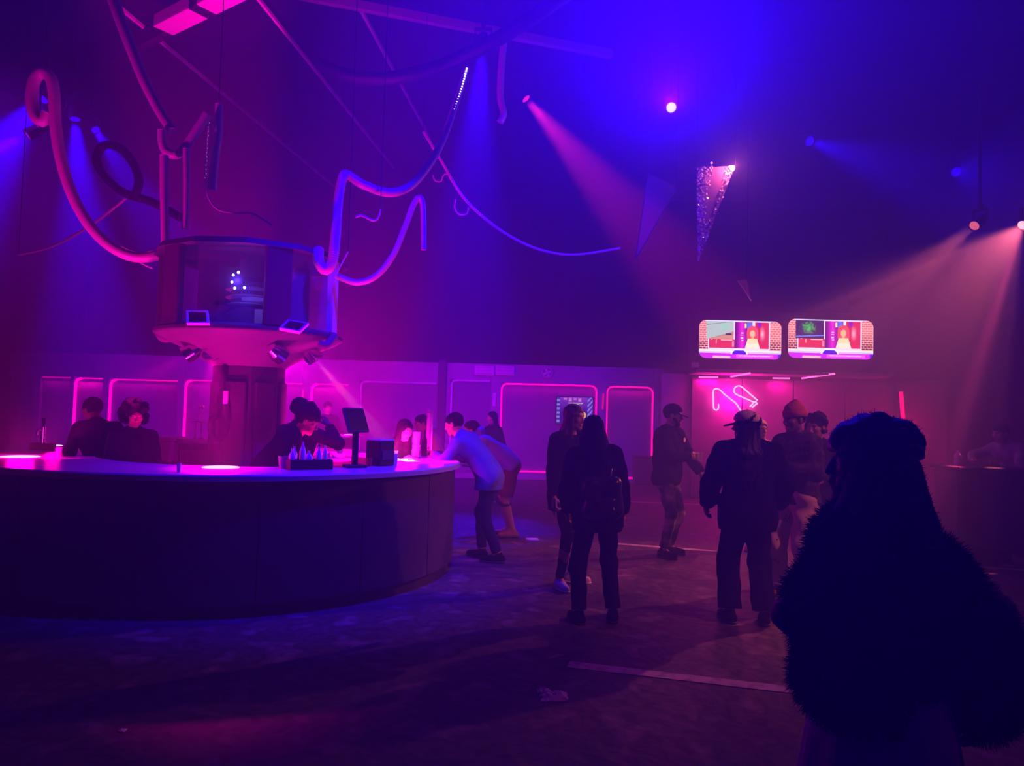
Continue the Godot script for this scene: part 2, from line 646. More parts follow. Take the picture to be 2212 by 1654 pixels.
func under_roof(x: float, y: float, gap: float) -> Vector3:
	# where the ray through that place in the view meets a plane hung that far under the sloping roof
	var d := ray(x, y)
	var t := (7.75 - gap - EYE.y) / (d.y - 0.072 * -d.z)
	return EYE + d * t


func roof_frame() -> void:
	var pale := [[[560, 0], [850, 362]], [[768, 0], [930, 300]], [[350, 92], [722, 402]]]
	var names := ["steel roof purlin above the pod, the middle one of three", "steel roof purlin running towards the blue lamp behind the duct", "steel roof purlin nearest the dark loop of duct"]
	for k in 3:
		var a := under_roof(pale[k][0][0], pale[k][0][1], 0.12)
		var c := under_roof(pale[k][1][0], pale[k][1][1], 0.12)
		var d := (c - a).normalized()
		a -= d * 5.0
		solo("roof_purlin", names[k], "beam", beam("", a, c, 0.05, 0.08), M.steel)
	# cross beams
	var a1 := under_roof(720, 2, 0.3)
	var c1 := under_roof(1322, 117, 0.3)
	var d1 := (c1 - a1).normalized()
	solo("roof_beam", "long steel cross beam under the roof, running out to the blue haze", "beam", beam("", a1 - d1 * 1.5, c1, 0.10, 0.16), plain(Color(0.3, 0.3, 0.3), 0.6))
	var a2 := under_roof(475, -2, 0.3)
	var c2 := under_roof(158, 167, 0.3)
	var d2 := (c2 - a2).normalized()
	solo("roof_beam", "dim slanting roof beam that runs down to the curl of the big duct", "beam", beam("", a2 - d2 * 3.0, c2, 0.16, 0.30), M.hall)
	var n0 := under_roof(354, 54, 0.52)
	var n1 := under_roof(480, -10, 0.52)
	var dn := (n1 - n0).normalized()
	var bx := thing("light_box_beam", "pale boxed beam lit rosy from below at the top edge of the view", "beam", n0)
	part(bx, "box", beam("", n0, n1 + dn * 2.0, 0.36, 0.22), M.white)
	part(bx, "band", beam("", under_roof(433, 14, 0.55), under_roof(444, 9, 0.55), 0.40, 0.28), M.black)
	# the dark post at the side of the bar
	solo("post", "dark steel post rising behind the low front, left of the pod", "post", MB.new().box(Vector3(at(183, 640, 19.2).x, 4.55, -19.2), Vector3(0.28, 9.1, 0.28), Basis.IDENTITY, 0.02), M.black)


# ------------------------------------------------------------------ the low front with lit frames
func facade() -> void:
	var z := -FACADE
	var top := at(1150, 788, FACADE).y
	var x0 := -11.9
	var x1 := at(1432, 900, FACADE).x
	var w := structure("wall_back", MB.new().box(Vector3((x0 + x1) / 2, top / 2, z - 0.25), Vector3(x1 - x0, top, 0.3)), M.wall)
	# [left, right, top y, bottom y, sides lit l t r b, how lit]
	var bays := [
		[-60, 72, 812, 1016, "", 0], [86, 150, 813, 1016, "t", 1], [158, 219, 815, 1016, "lt", 2], [234, 382, 819, 1016, "lt", 3],
		[397, 545, 821, 1016, "lt", 4], [560, 652, 826, 1016, "t", 5], [670, 752, 828, 1016, "lt", 6], [776, 944, 824, 1018, "", 7],
		[972, 1060, 820, 1020, "", 8], [1081, 1290, 829, 1022, "ltrb", 9], [1310, 1412, 834, 1036, "ltrb", 10],
	]
	var edges := [x0]
	for q in bays:
		var l := at(q[0], 870, FACADE).x
		var r := at(q[1], 870, FACADE).x
		var yt := at((q[0] + q[1]) / 2.0, q[2], FACADE).y
		var yb := maxf(at((q[0] + q[1]) / 2.0, q[3], FACADE).y, 0.08)
		# the board set back in its bay
		part(w, "panel", MB.new().box(Vector3((l + r) / 2, (yt + yb) / 2, z - 0.085), Vector3(r - l, yt - yb, 0.03), Basis.IDENTITY, 0.006), M.panel)
		edges.append_array([l, r, yt, yb])
	edges.append(x1)
	# uprights and rails that stand proud round the bays
	var k := 0
	var left := x0
	for q in bays.size():
		var l: float = edges[1 + q * 4]
		var r: float = edges[2 + q * 4]
		var yt: float = edges[3 + q * 4]
		var yb: float = edges[4 + q * 4]
		if l - left > 0.02:
			part(w, "upright", MB.new().box(Vector3((left + l) / 2, top / 2, z - 0.05), Vector3(l - left, top, 0.10), Basis.IDENTITY, 0.008), M.wall)
		part(w, "head_rail", MB.new().box(Vector3((l + r) / 2, (top + yt) / 2, z - 0.05), Vector3(r - l, top - yt, 0.10), Basis.IDENTITY, 0.008), M.wall)
		part(w, "foot_rail", MB.new().box(Vector3((l + r) / 2, yb / 2, z - 0.05), Vector3(r - l, yb, 0.10), Basis.IDENTITY, 0.008), M.wall)
		left = r
	part(w, "upright", MB.new().box(Vector3((left + x1) / 2, top / 2, z - 0.05), Vector3(x1 - left, top, 0.10), Basis.IDENTITY, 0.008), M.wall)
	# a dark downpipe between the two runs of the front
	solo("wall_post", "dark post on the low front between the rosy bays and the wide lit bay", "post", MB.new().box(Vector3(at(955, 850, FACADE).x, top / 2 + 0.03, z + 0.07), Vector3(0.2, top + 0.06, 0.12), Basis.IDENTITY, 0.015), M.pod)
	var tell := {1: "faint pink light strip over the bay next to the hall's side", 2: "pink light strip of the narrow bay seen over the two dark heads", 3: "pink light strip of the wide bay behind the curly-haired bartender",
		4: "pink light strip of the bay half hidden by the pod's column", 5: "short pink light strip just past the pod's column", 6: "pink light strip framing the server at the back table",
		9: "pink light frame round the widest bay, with the screen in it", 10: "pink light frame round the tall narrow bay beside the man in the cap"}
	var strength := {1: 0.25, 2: 1.0, 3: 0.9, 4: 1.0, 5: 0.5, 6: 1.0, 9: 0.8, 10: 0.62}
	for q in bays.size():
		if not tell.has(q): continue
		var l: float = edges[1 + q * 4] + 0.02
		var r: float = edges[2 + q * 4] - 0.02
		var yt: float = edges[3 + q * 4] - 0.02
		var yb: float = edges[4 + q * 4] + 0.03
		var how: String = bays[q][4]
		var zz := z - 0.03
		var m := glow(Color(1.0, 0.0, 0.27), 3.4 * strength[q])
		var t := thing("light_strip", tell[q], "neon", Vector3((l + r) / 2, yb, zz), 0.0, "")
		var rr := 0.07
		if how == "ltrb":
			var loop := []
			for c in ring_poly(r - l, yt - yb, rr * 2, 3):
				loop.append(Vector3((l + r) / 2 + c.x, (yt + yb) / 2 + c.y, zz))
			loop.append(loop[0])
			part(t, "tube", MB.new().tube(loop, 0.022, 5, false), m)
		elif how == "lt":
			var run := [Vector3(l, yb, zz), Vector3(l, yt - rr * 2, zz), Vector3(l + rr * 0.6, yt - rr * 0.6, zz), Vector3(l + rr * 2, yt, zz)]
			part(t, "tube", MB.new().tube(run, 0.034, 6), m)
			part(t, "head_tube", MB.new().tube([Vector3(l + rr * 2, yt, zz), Vector3(r, yt, zz)], 0.018, 6), glow(Color(1.0, 0.0, 0.30), 2.0 * strength[q]))
		else:
			part(t, "tube", MB.new().tube([Vector3(l, yt, zz), Vector3(r, yt, zz)], 0.018, 6), m)
		var a := AreaLight3D.new()
		a.name = numbered("light_strip_light")
		a.area_size = Vector2(maxf(0.3, r - l - 0.1), 0.05)
		a.position = Vector3((l + r) / 2, yt - 0.05, zz + 0.04)
		a.basis = Basis.looking_at(Vector3(0, -0.9, 0.3))
		a.light_color = Color(1.0, 0.0, 0.35).linear_to_srgb()
		a.light_energy = 0.7 * strength[q] / EXPO
		a.shadow_enabled = true
		add_child(a)
	# pale unlit strips round the bays that only catch the light
	for q in [[776, 944, 824, "unlit pale strip round the bay behind the long-haired woman at the bar"], [972, 1060, 820, "unlit pale strip round the bay just past the dark post"]]:
		var l := at(q[0], 870, FACADE).x + 0.03
		var r := at(q[1], 870, FACADE).x - 0.03
		var yt := at((q[0] + q[1]) / 2.0, q[2], FACADE).y - 0.02
		var run := [Vector3(l, 0.3, z - 0.03), Vector3(l, yt - 0.1, z - 0.03), Vector3(l + 0.03, yt - 0.03, z - 0.03), Vector3(l + 0.1, yt, z - 0.03), Vector3(r, yt, z - 0.03)]
		solo("strip_tube", q[3], "neon", MB.new().tube(run, 0.03, 8), M.white)
	var sl := [at(656, 842, FACADE) + Vector3(0, 0, 0.06), at(655, 874, FACADE) + Vector3(0, 0, 0.06)]
	solo("wall_light", "short upright pink lamp on the upright beside the server's bay", "lamp", MB.new().tube(sl, 0.022, 6), M.neon)
	sl = [at(1303, 850, FACADE) + Vector3(0, 0, 0.06), at(1301, 884, FACADE) + Vector3(0, 0, 0.06)]
	solo("wall_light", "short upright pink lamp between the two framed bays", "lamp", MB.new().tube(sl, 0.025, 6), glow(Color(1.0, 0.0, 0.2), 1.0))
	var pl := at(1068, 863, FACADE)
	solo("wall_plate", "pale upright plate on the wall left of the widest framed bay", "plate", MB.new().box(pl + Vector3(0, 0, 0.02), Vector3(0.09, 0.33, 0.03), Basis.IDENTITY, 0.008), M.white)
	# two louvred boxes over the bays
	for q in [[1026, 1067, "louvred box over the bays, the one nearer the dark post"], [1071, 1111, "louvred box over the bays, the one nearer the wall fan"]]:
		var a := at(q[0], 790, FACADE)
		var c := at(q[1], 811, FACADE)
		var t := thing("vent_box", q[2], "vent", Vector3((a.x + c.x) / 2, c.y, z + 0.01), 0, "")
		part(t, "casing", MB.new().box((a + c) / 2 + Vector3(0, 0, 0.05), Vector3(c.x - a.x, a.y - c.y, 0.10), Basis.IDENTITY, 0.01), M.white)
		for s in 3:
			part(t, "slat", MB.new().box(Vector3((a.x + c.x) / 2, c.y + 0.04 + 0.075 * s, z + 0.115), Vector3(c.x - a.x - 0.06, 0.045, 0.02), Basis(Vector3.RIGHT, 0.5), 0.004), M.palesteel)
	# round wall fan
	var fc := at(1182, 805, FACADE) + Vector3(0, 0, 0.08)
	var fx := Transform3D(Basis(Vector3.RIGHT, PI / 2), fc)
	var ft := thing("wall_fan", "small round fan high on the low front above the widest bay", "fan", fc)
	part(ft, "ring", MB.new().lathe([Vector2(0.115, -0.07), Vector2(0.13, -0.07), Vector2(0.13, 0.03), Vector2(0.115, 0.03), Vector2(0.115, -0.07)], 24, fx), M.steel)
	part(ft, "hub", MB.new().lathe([Vector2(0.03, -0.07), Vector2(0.03, 0.03), Vector2(0.0, 0.04)], 14, fx), M.palesteel)
	for s in 4:
		var g := TAU * s / 4 + 0.4
		var bb := Basis(Vector3.BACK, g) * Basis(Vector3.UP, 0.5)
		part(ft, "blade", MB.new().box(fc + Vector3(cos(g), sin(g), 0) * 0.066, Vector3(0.075, 0.062, 0.008), bb, 0.003), M.white)
	# the screen in the wide bay
	var s0 := at(1203, 857, FACADE)
	var s1 := at(1279, 916, FACADE)
	screen("wall_screen", "wall screen with violet picture and white lines, above the light-haired woman", Vector3((s0.x + s1.x) / 2, (s0.y + s1.y) / 2, z + 0.04), s1.x - s0.x, s0.y - s1.y, 0.02, menu_picture(), 1.0)
	# dark bin by the narrow bay
	var bp := on_y(1392, 1046, 0.0)
	bp.z = z + 0.45
	bp.x = at(1392, 1000, -bp.z).x
	var bt := thing("bin", "dark waist-high box bin in front of the narrow framed bay", "bin", bp)
	part(bt, "body", MB.new().box(bp + Vector3(0, 0.33, 0), Vector3(0.48, 0.62, 0.45), Basis.IDENTITY, 0.02), M.pod)
	part(bt, "lid", MB.new().box(bp + Vector3(0, 0.66, 0), Vector3(0.52, 0.05, 0.49), Basis.IDENTITY, 0.015), M.black)


func screen(called: String, label: String, c: Vector3, w: float, h: float, round_: float, im: Image, energy: float) -> Node3D:
	var t := thing(called, label, "screen", c - Vector3(0, h / 2, 0))
	var outer := ring_poly(w + 0.05, h + 0.05, round_ + 0.025)
	part(t, "casing", MB.new().prism(outer, 0.07, Transform3D(Basis.IDENTITY, c - Vector3(0, 0, 0.005))), M.black)
	var m := StandardMaterial3D.new()
	m.albedo_color = Color(0.02, 0.02, 0.02)
	m.emission_enabled = true
	m.emission_texture = ImageTexture.create_from_image(im)
	m.emission = Color.BLACK
	m.emission_energy_multiplier = energy / EXPO
	m.roughness = 0.25
	part(t, "display", MB.new().prism(ring_poly(w, h, round_), 0.006, Transform3D(Basis.IDENTITY, c + Vector3(0, 0, 0.006)), true), m)
	var a := AreaLight3D.new()
	a.name = numbered("screen_light")
	a.area_size = Vector2(w * 0.9, h * 0.9)
	a.position = c + Vector3(0, 0, 0.03)
	a.basis = Basis.looking_at(Vector3(0, 0, 1))
	a.light_color = Color(0.9, 0.45, 0.8)
	a.light_energy = 0.10 * energy * w * h / EXPO
	a.shadow_enabled = true
	add_child(a)
	return t


func menu_picture() -> Image:
	var im := Image.create(256, 200, false, Image.FORMAT_RGB8)
	for y in 200:
		for x in 256:
			var c := Color(0.62, 0.25, 0.85).lerp(Color(0.10, 0.05, 0.55), clampf(y / 130.0, 0, 1))
			if x < 22: c = Color(0.6, 0.65, 1.0).lerp(Color(0.2, 0.15, 0.7), 0.5 + 0.5 * sin(y * 0.2))
			if x > 218: c = Color(0.65, 0.6, 1.0).lerp(Color(0.25, 0.15, 0.8), 0.5 + 0.5 * sin(y * 0.17 + x * 0.2))
			im.set_pixel(x, y, c)
	for k in 4:
		im.fill_rect(Rect2i(50 + k * 34, 6, 22, 14 + (k % 2) * 12), Color(0.95, 0.55, 0.95))
	var f := FastNoiseLite.new()
	f.seed = 4
	for k in [[82, 40, 104, 7], [96, 52, 84, 6], [112, 76, 66, 6]]:
		for x in k[2]:
			if f.get_noise_1d((x + k[1] * 9) * 22.0) > -0.25:
				im.fill_rect(Rect2i(k[0] + x, k[1], 1, k[3]), Color(1, 0.9, 1))
	for y in range(108, 160):
		for x in range(170, 215):
			if Vector2((x - 192) / 20.0, (y - 134) / 24.0).length() < 1.0:
				im.set_pixel(x, y, Color(1.0, 0.8, 0.3))
	return im


func kiosk_picture(green: bool) -> Image:
	# a view through a window: brick at both sides, a room, a red-haired figure at a counter, a picture at the top left, a caption bar
	var w := 420
	var h := 206
	var im := Image.create(w, h, false, Image.FORMAT_RGB8)
	im.fill(Color(0.93, 0.80, 0.82))
	var f := FastNoiseLite.new()
	f.seed = 7
	f.frequency = 0.03
	for side in [[0, 48], [362, 420]]:
		im.fill_rect(Rect2i(side[0], 0, side[1] - side[0], 165), Color(0.95, 0.72, 0.66))
		for r in 13:
			var lower := clampf((r - 6) / 6.0, 0, 1)
			for c in 4:
				var x: int = side[0] + c * 18 - (r % 2) * 8 + 1
				var x2 := mini(x + 15, side[1] - 2)
				x = maxi(x, side[0] + 1)
				if x2 > x: im.fill_rect(Rect2i(x, 4 + r * 12, x2 - x, 8), Color(0.92, 0.42, 0.42).lerp(Color(0.45, 0.10, 0.12), lower))
	# the room behind
	for y in range(8, 155):
		for x in range(48, 358):
			var c := Color(0.80, 0.12, 0.20)
			if x > 180 and x < 250: c = Color(0.40, 0.02, 0.45).lerp(Color(0.95, 0.15, 0.85), clampf(1.0 - absf(x - 218) / 30.0, 0, 1))
			if x >= 310: c = Color(0.85, 0.15, 0.25).lerp(Color(1, 0.75, 0.8), clampf(1.0 - Vector2((x - 322) / 18.0, (y - 70) / 45.0).length(), 0, 1))
			if y > 100 and x < 180: c = Color(0.85, 0.18, 0.22)
			im.set_pixel(x, y, c)
	for k in [[232, 14, 10, 26, Color(0.9, 0.9, 0.6)], [244, 10, 24, 34, Color(0.25, 0.45, 1.0)], [272, 8, 14, 24, Color(0.85, 0.9, 1.0)], [300, 8, 16, 26, Color(0.5, 0.1, 0.8)],
			[214, 64, 12, 6, Color(1, 0.8, 1)], [210, 76, 16, 4, Color(1, 0.7, 1)], [212, 90, 13, 8, Color(1, 0.85, 1)], [216, 104, 10, 5, Color(1, 0.8, 1)],
			[60, 102, 8, 4, Color(1, 0.8, 0.8)], [84, 104, 6, 22, Color(1, 0.6, 0.6)], [110, 104, 60, 5, Color(1, 0.75, 0.75)], [168, 112, 10, 30, Color(1, 0.55, 0.7)]]:
		im.fill_rect(Rect2i(k[0], k[1], k[2], k[3]), k[4])
	# the figure: a mass of red hair, a plain face and pale shoulders
	for y in range(28, 160):
		for x in range(220, 320):
			var p := Vector2(x - 272, y)
			if Vector2(p.x / 30.0, (y - 62) / 36.0).length() < 1.0 or (absf(p.x) < 30 and y > 62 and y < 100): im.set_pixel(x, y, Color(0.95, 0.30, 0.32))
			if Vector2(p.x / 14.0, (y - 70) / 19.0).length() < 1.0: im.set_pixel(x, y, Color(1.0, 0.72, 0.52))
			if absf(p.x) < 7 and y > 82 and y < 100: im.set_pixel(x, y, Color(1.0, 0.68, 0.48))
			if y >= 96 and y < 155 and absf(p.x) < 24 + (y - 96) * 0.28: im.set_pixel(x, y, Color(1.0, 0.86, 0.62) if y < 122 else Color(0.96, 0.92, 0.80))
	# window frame
	for q in [[44, 4, 6, 152], [176, 4, 6, 100], [356, 4, 6, 152], [44, 150, 318, 7], [30, 2, 336, 5]]:
		im.fill_rect(Rect2i(q[0], q[1], q[2], q[3]), Color(0.97, 0.85, 0.97))
	# picture at the top left
	for y in range(6, 102):
		for x in range(36, 176):
			var c: Color
			if green:
				c = Color(0.10, 0.12, 0.28)
				var q := Vector2((x - 100) / 34.0, (y - 46) / 34.0)
				var s := clampf(1.2 - q.length() + 0.9 * f.get_noise_2d(x * 2.0, y * 2.0), 0, 1)
				c = c.lerp(Color(0.16, 0.75, 0.25), s)
				if absf(y - 92 + (x - 36) * 0.06) < 3: c = Color(0.3, 0.5, 1.0)
			else:
				c = Color(0.68, 0.76, 0.72)
				if absf(y - 26 + (x - 36) * 0.16) < 1.5: c = Color(0.45, 0.52, 0.52)
				if absf(y - 98 + (x - 60) * 0.32) < 1.5: c = Color(0.5, 0.4, 0.4)
				if y > 98 - (x - 60) * 0.32: c = Color(0.80, 0.55, 0.42)
				if Rect2i(136, 70, 30, 9).has_point(Vector2i(x, y)): c = Color(0.18, 0.15, 0.3)
				if Vector2((x - 126) / 16.0, (y - 34) / 12.0).length() < 1.0: c = c.lerp(Color(0.4, 0.9, 0.65), 0.5)
			im.set_pixel(x, y, c)
	# sill, blue half disc and caption bars
	im.fill_rect(Rect2i(0, 160, w, 8), Color(1, 0.95, 0.88))
	im.fill_rect(Rect2i(0, 168, w, 10), Color(0.85, 0.75, 1.0))
	im.fill_rect(Rect2i(0, 178, w, 28), Color(0.82, 0.16, 0.92))
	im.fill_rect(Rect2i(404, 178, 16, 28), Color(0.22, 0.05, 0.9))
	im.fill_rect(Rect2i(70, 192, 90, 12), Color(1.0, 0.75, 0.72))
	im.fill_rect(Rect2i(190, 182, 190, 18), Color(0.93, 0.35, 0.90))
	for y in range(152, 182):
		for x in range(160, 250):
			var q := Vector2(x - 205, (y - 182) * 1.35).length()
			if q < 45: im.set_pixel(x, y, Color(1, 0.95, 1))
			if q < 36 and y > 160: im.set_pixel(x, y, Color(0.20, 0.04, 0.85))
	f.seed = 11 if green else 12
	for x in range(204, 364):
		if f.get_noise_1d(x * 24.0) > -0.1: im.fill_rect(Rect2i(x, 187, 1, 6), Color(1, 0.85, 1))
	for x in w:
		for y in 3:
			im.set_pixel(x, y, Color(0.75, 0.85, 1.0))
	return im


# ------------------------------------------------------------------ the kiosk with the two screens
func kiosk() -> void:
	var z := -KIOSK
	var x0 := at(1492, 900, KIOSK).x
	var x1 := at(2045, 900, KIOSK).x
	var soff := at(1560, 803, KIOSK - 0.9).y
	var top := at(1690, 672, KIOSK - 0.7).y
	var w := structure("wall_kiosk", MB.new().box(Vector3((x0 + x1) / 2 - 0.3, soff / 2, z - 0.15), Vector3(x1 - x0 + 0.6, soff, 0.25)), M.panel)
	# boards of the lower front
	var n := 5
	for k in n:
		var a := lerpf(x0, x1, float(k) / n)
		var c := lerpf(x0, x1, float(k + 1) / n)
		part(w, "panel", MB.new().box(Vector3((a + c) / 2, soff / 2 - 0.02, z + 0.0), Vector3(c - a - 0.02, soff - 0.1, 0.05), Basis.IDENTITY, 0.008), M.panel)
	# the canopy that carries the screens
	var cx := (at(1500, 700, KIOSK).x + at(1905, 700, KIOSK).x) / 2
	var cw := at(1912, 700, KIOSK - 0.7).x - at(1493, 700, KIOSK - 0.7).x
	part(w, "fascia", MB.new().box(Vector3(cx - 0.15, (soff + top) / 2, z + 0.36), Vector3(cw, top - soff, 0.72), Basis.IDENTITY, 0.02), M.hall)
	part(w, "soffit", MB.new().box(Vector3(cx - 0.15, soff + 0.02, z + 0.45), Vector3(cw, 0.06, 0.9), Basis.IDENTITY, 0.01), M.wall)
	# screens
	var d := KIOSK - 0.78
	for k in 2:
		var a := at([1511, 1703][k], [690, 688][k], d)
		var c := at([1687, 1886][k], 777, d)
		screen("wall_screen", ["kiosk screen of brick and window with a pale picture inset, below the glittering shard", "kiosk screen of brick and window with a green picture inset"][k], (a + c) / 2, c.x - a.x, a.y - c.y, 0.13, kiosk_picture(k == 1), 1.7)
	# label plate and a line of small letters under the first screen
	var pl := at(1502, 788, d)
	solo("label_plate", "small pale plate under the corner of the first kiosk screen", "plate", MB.new().box(pl, Vector3(0.14, 0.10, 0.02), Basis.IDENTITY, 0.004), M.white)
	# strip lights under the canopy
	var ys := soff - 0.05
	var runs := [
		[[1510, 814.5], [1551, 814.5], "short bright strip light under the canopy edge, below the first screen"],
		[[1579, 813.5], [1620, 806], "slanting strip light under the canopy between the two screens"],
		[[1669, 816.5], [1706, 817], "bright strip light under the canopy, below the second screen"],
		[[1732, 817], [1803, 807], "long slanting strip light at the canopy's end"],
	]
	for q in runs:
		var a := on_y(q[0][0], q[0][1], ys)
		var c := on_y(q[1][0], q[1][1], ys)
		a.z = clampf(a.z, z + 0.1, z + 1.0)
		c.z = clampf(c.z, z + 0.1, z + 1.0)
		a = at(q[0][0], q[0][1], -a.z)
		c = at(q[1][0], q[1][1], -c.z)
		var t := thing("strip_light", q[2], "neon", (a + c) / 2)
		part(t, "tube", MB.new().tube([a, c], 0.018, 6), glow(Color(1.0, 0.10, 0.42), 3.0))
		for e in [a.lerp(c, 0.1), a.lerp(c, 0.9)]:
			part(t, "bracket", MB.new().tube([Vector3(e.x, e.y + 0.012, e.z), Vector3(e.x, maxf(soff, e.y + 0.06), e.z)], 0.008, 6), M.black)
		var l := AreaLight3D.new()
		l.name = numbered("strip_light_light")
		l.area_size = Vector2((c - a).length(), 0.06)
		l.position = (a + c) / 2 - Vector3(0, 0.03, 0)
		l.basis = Basis.looking_at(Vector3.DOWN, (c - a).cross(Vector3.UP))
		l.light_color = Color(1.0, 0.0, 0.3).linear_to_srgb()
		l.light_energy = 1.0 / EXPO
		l.shadow_enabled = true
		add_child(l)
	# the drawn sign of glowing tube on the lower front
	var sd := KIOSK - 0.12
	var t2 := thing("neon_sign", "pink neon sign on the kiosk front, a hooked stroke and a narrow loop of tube", "sign", at(1588, 890, sd))
	var hot := glow(Color(1.0, 0.42, 0.80), 2.4)
	var s := func(v: Array) -> Vector2: return Vector2(1480 + v[0] / 11.06, 800 + v[1] / 11.06)
	var strokes := [
		[[795, 800], [800, 850], [792, 920], [755, 950], [700, 935], [680, 885], [675, 720], [672, 560], [672, 480], [700, 445], [760, 430], [840, 470], [930, 560], [1080, 680], [1205, 775], [1260, 850], [1330, 960]],
		[[1725, 712], [1600, 605], [1470, 490], [1350, 390], [1290, 365], [1220, 380], [1175, 430], [1165, 490], [1190, 545], [1240, 580], [1400, 650], [1560, 720], [1640, 755], [1700, 740]],
		[[1640, 755], [1600, 810], [1545, 870]], [[1720, 790], [1660, 830], [1600, 885]], [[1670, 745], [1720, 790]],
	]
	for q in strokes:
		var run := []
		for v in q:
			var c: Vector2 = s.call(v)
			run.append(at(c.x, c.y, sd))
		part(t2, "tube", MB.new().tube(spline(run, 0.05), 0.0145, 6), hot)
	omni("neon_sign_light", at(1588, 862, sd - 0.12), Color(1.0, 0.0, 0.32), 2.4, 0.12)
	# leaning red tube at the far end of the kiosk
	var b0 := at(1946, 846, KIOSK - 0.3)
	var b1 := at(1960, 1010, KIOSK - 0.3)
	var t3 := thing("light_bar", "upright red light bar leaning at the kiosk's end, above the fur coat", "neon", b1)
	part(t3, "tube", MB.new().tube([b0, b1], 0.038, 10), glow(Color(1.0, 0.0, 0.10), 2.2))
	part(t3, "channel", MB.new().tube([b0 - Vector3(0, 0, 0.06), b1 - Vector3(0, 0, 0.06)], 0.05, 8), M.black)
	var l3 := omni("light_bar_light", (b0 + b1) / 2 + Vector3(0, 0, 0.15), Color(1.0, 0.0, 0.12), 0.4, 0.1)
	# hazy stand with a small object, far to the side


# ------------------------------------------------------------------ the round bar
func on_ring(deg: float, r: float, y: float) -> Vector3:
	var g := deg_to_rad(deg)
	return BAR + Vector3(sin(g) * r * (1.22 if sin(g) < 0.0 else 1.0), y, cos(g) * r)


func bar() -> void:
	var t := thing("bar_counter", "big round bar with a dark curved front and a pale shining top", "bar", BAR)
	part(t, "top", MB.new().arc_wall(BAR, 1.55, 2.2, BAR_TOP - 0.05, BAR_TOP, 0, 360, 96, 0.012, true), M.counter)
	# the curved front in boards, with a plinth and a rail
	for k in 16:
		part(t, "front_panel", MB.new().arc_wall(BAR, 2.09, 2.15, 0.10, BAR_TOP - 0.05, k * 22.5 + 0.15, k * 22.5 + 22.35, 8), M.barfront)
	part(t, "plinth", MB.new().arc_wall(BAR, 2.05, 2.11, 0.0, 0.10, 0, 360, 64), M.black)
	part(t, "inner_wall", MB.new().arc_wall(BAR, 1.62, 1.66, 0.0, BAR_TOP - 0.05, 0, 360, 64, 0.0, true), M.barfront)
	# bright pools on the top, put in as glowing discs
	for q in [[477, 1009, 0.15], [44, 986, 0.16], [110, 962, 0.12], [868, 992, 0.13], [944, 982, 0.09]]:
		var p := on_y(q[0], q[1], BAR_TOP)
		glow_pool(t, p, q[2], 2.4 if q[0] == 868 else 1.0)
	# unseen pink cans added inside the ring to light pod, ducts and roof
	for q in [[-12.0, 1.18, 13.0, on_ring(-12.0, 1.0, 5.0), 38.0], [-178.0, 0.82, 230.0, under_roof(405, 25, 0.5), 12.0], [165.0, 1.3, 10.0, on_ring(165.0, 1.6, 5.0), 42.0], [47.0, 1.42, 13.0, at(735, 450, 7.2), 20.0], [64.0, 1.3, 50.0, under_roof(690, 180, 0.2), 30.0]]:
		var p := on_ring(q[0], q[1], 0.0)
		part(t, "added_uplight", MB.new().lathe([Vector2(0, 0), Vector2(0.11, 0.0), Vector2(0.11, 0.26), Vector2(0.09, 0.26), Vector2(0.09, 0.22), Vector2(0, 0.22)], 16, Transform3D(Basis.IDENTITY, p)), M.black)
		spot("added_uplight_light", p + Vector3(0, 0.27, 0), q[3], Color(1.0, 0.0, 0.36), q[2], q[4], 0.6, 0.08)



func glow_pool(t: Node3D, p: Vector3, r: float, strong := 1.0) -> void:
	part(t, "pool_disc", MB.new().lathe([Vector2(r, -0.004), Vector2(r, 0.003), Vector2(r * 0.95, 0.005), Vector2(0, 0.005)], 24, Transform3D(Basis.IDENTITY, p)), glow(Color(1.0, 0.62, 0.95), 1.5), "bright pool put in as a glowing disc on the top")
	omni("pool_disc_light", p + Vector3(0, 0.14, 0), Color(1.0, 0.0, 0.34), 0.42 * strong, 0.1)


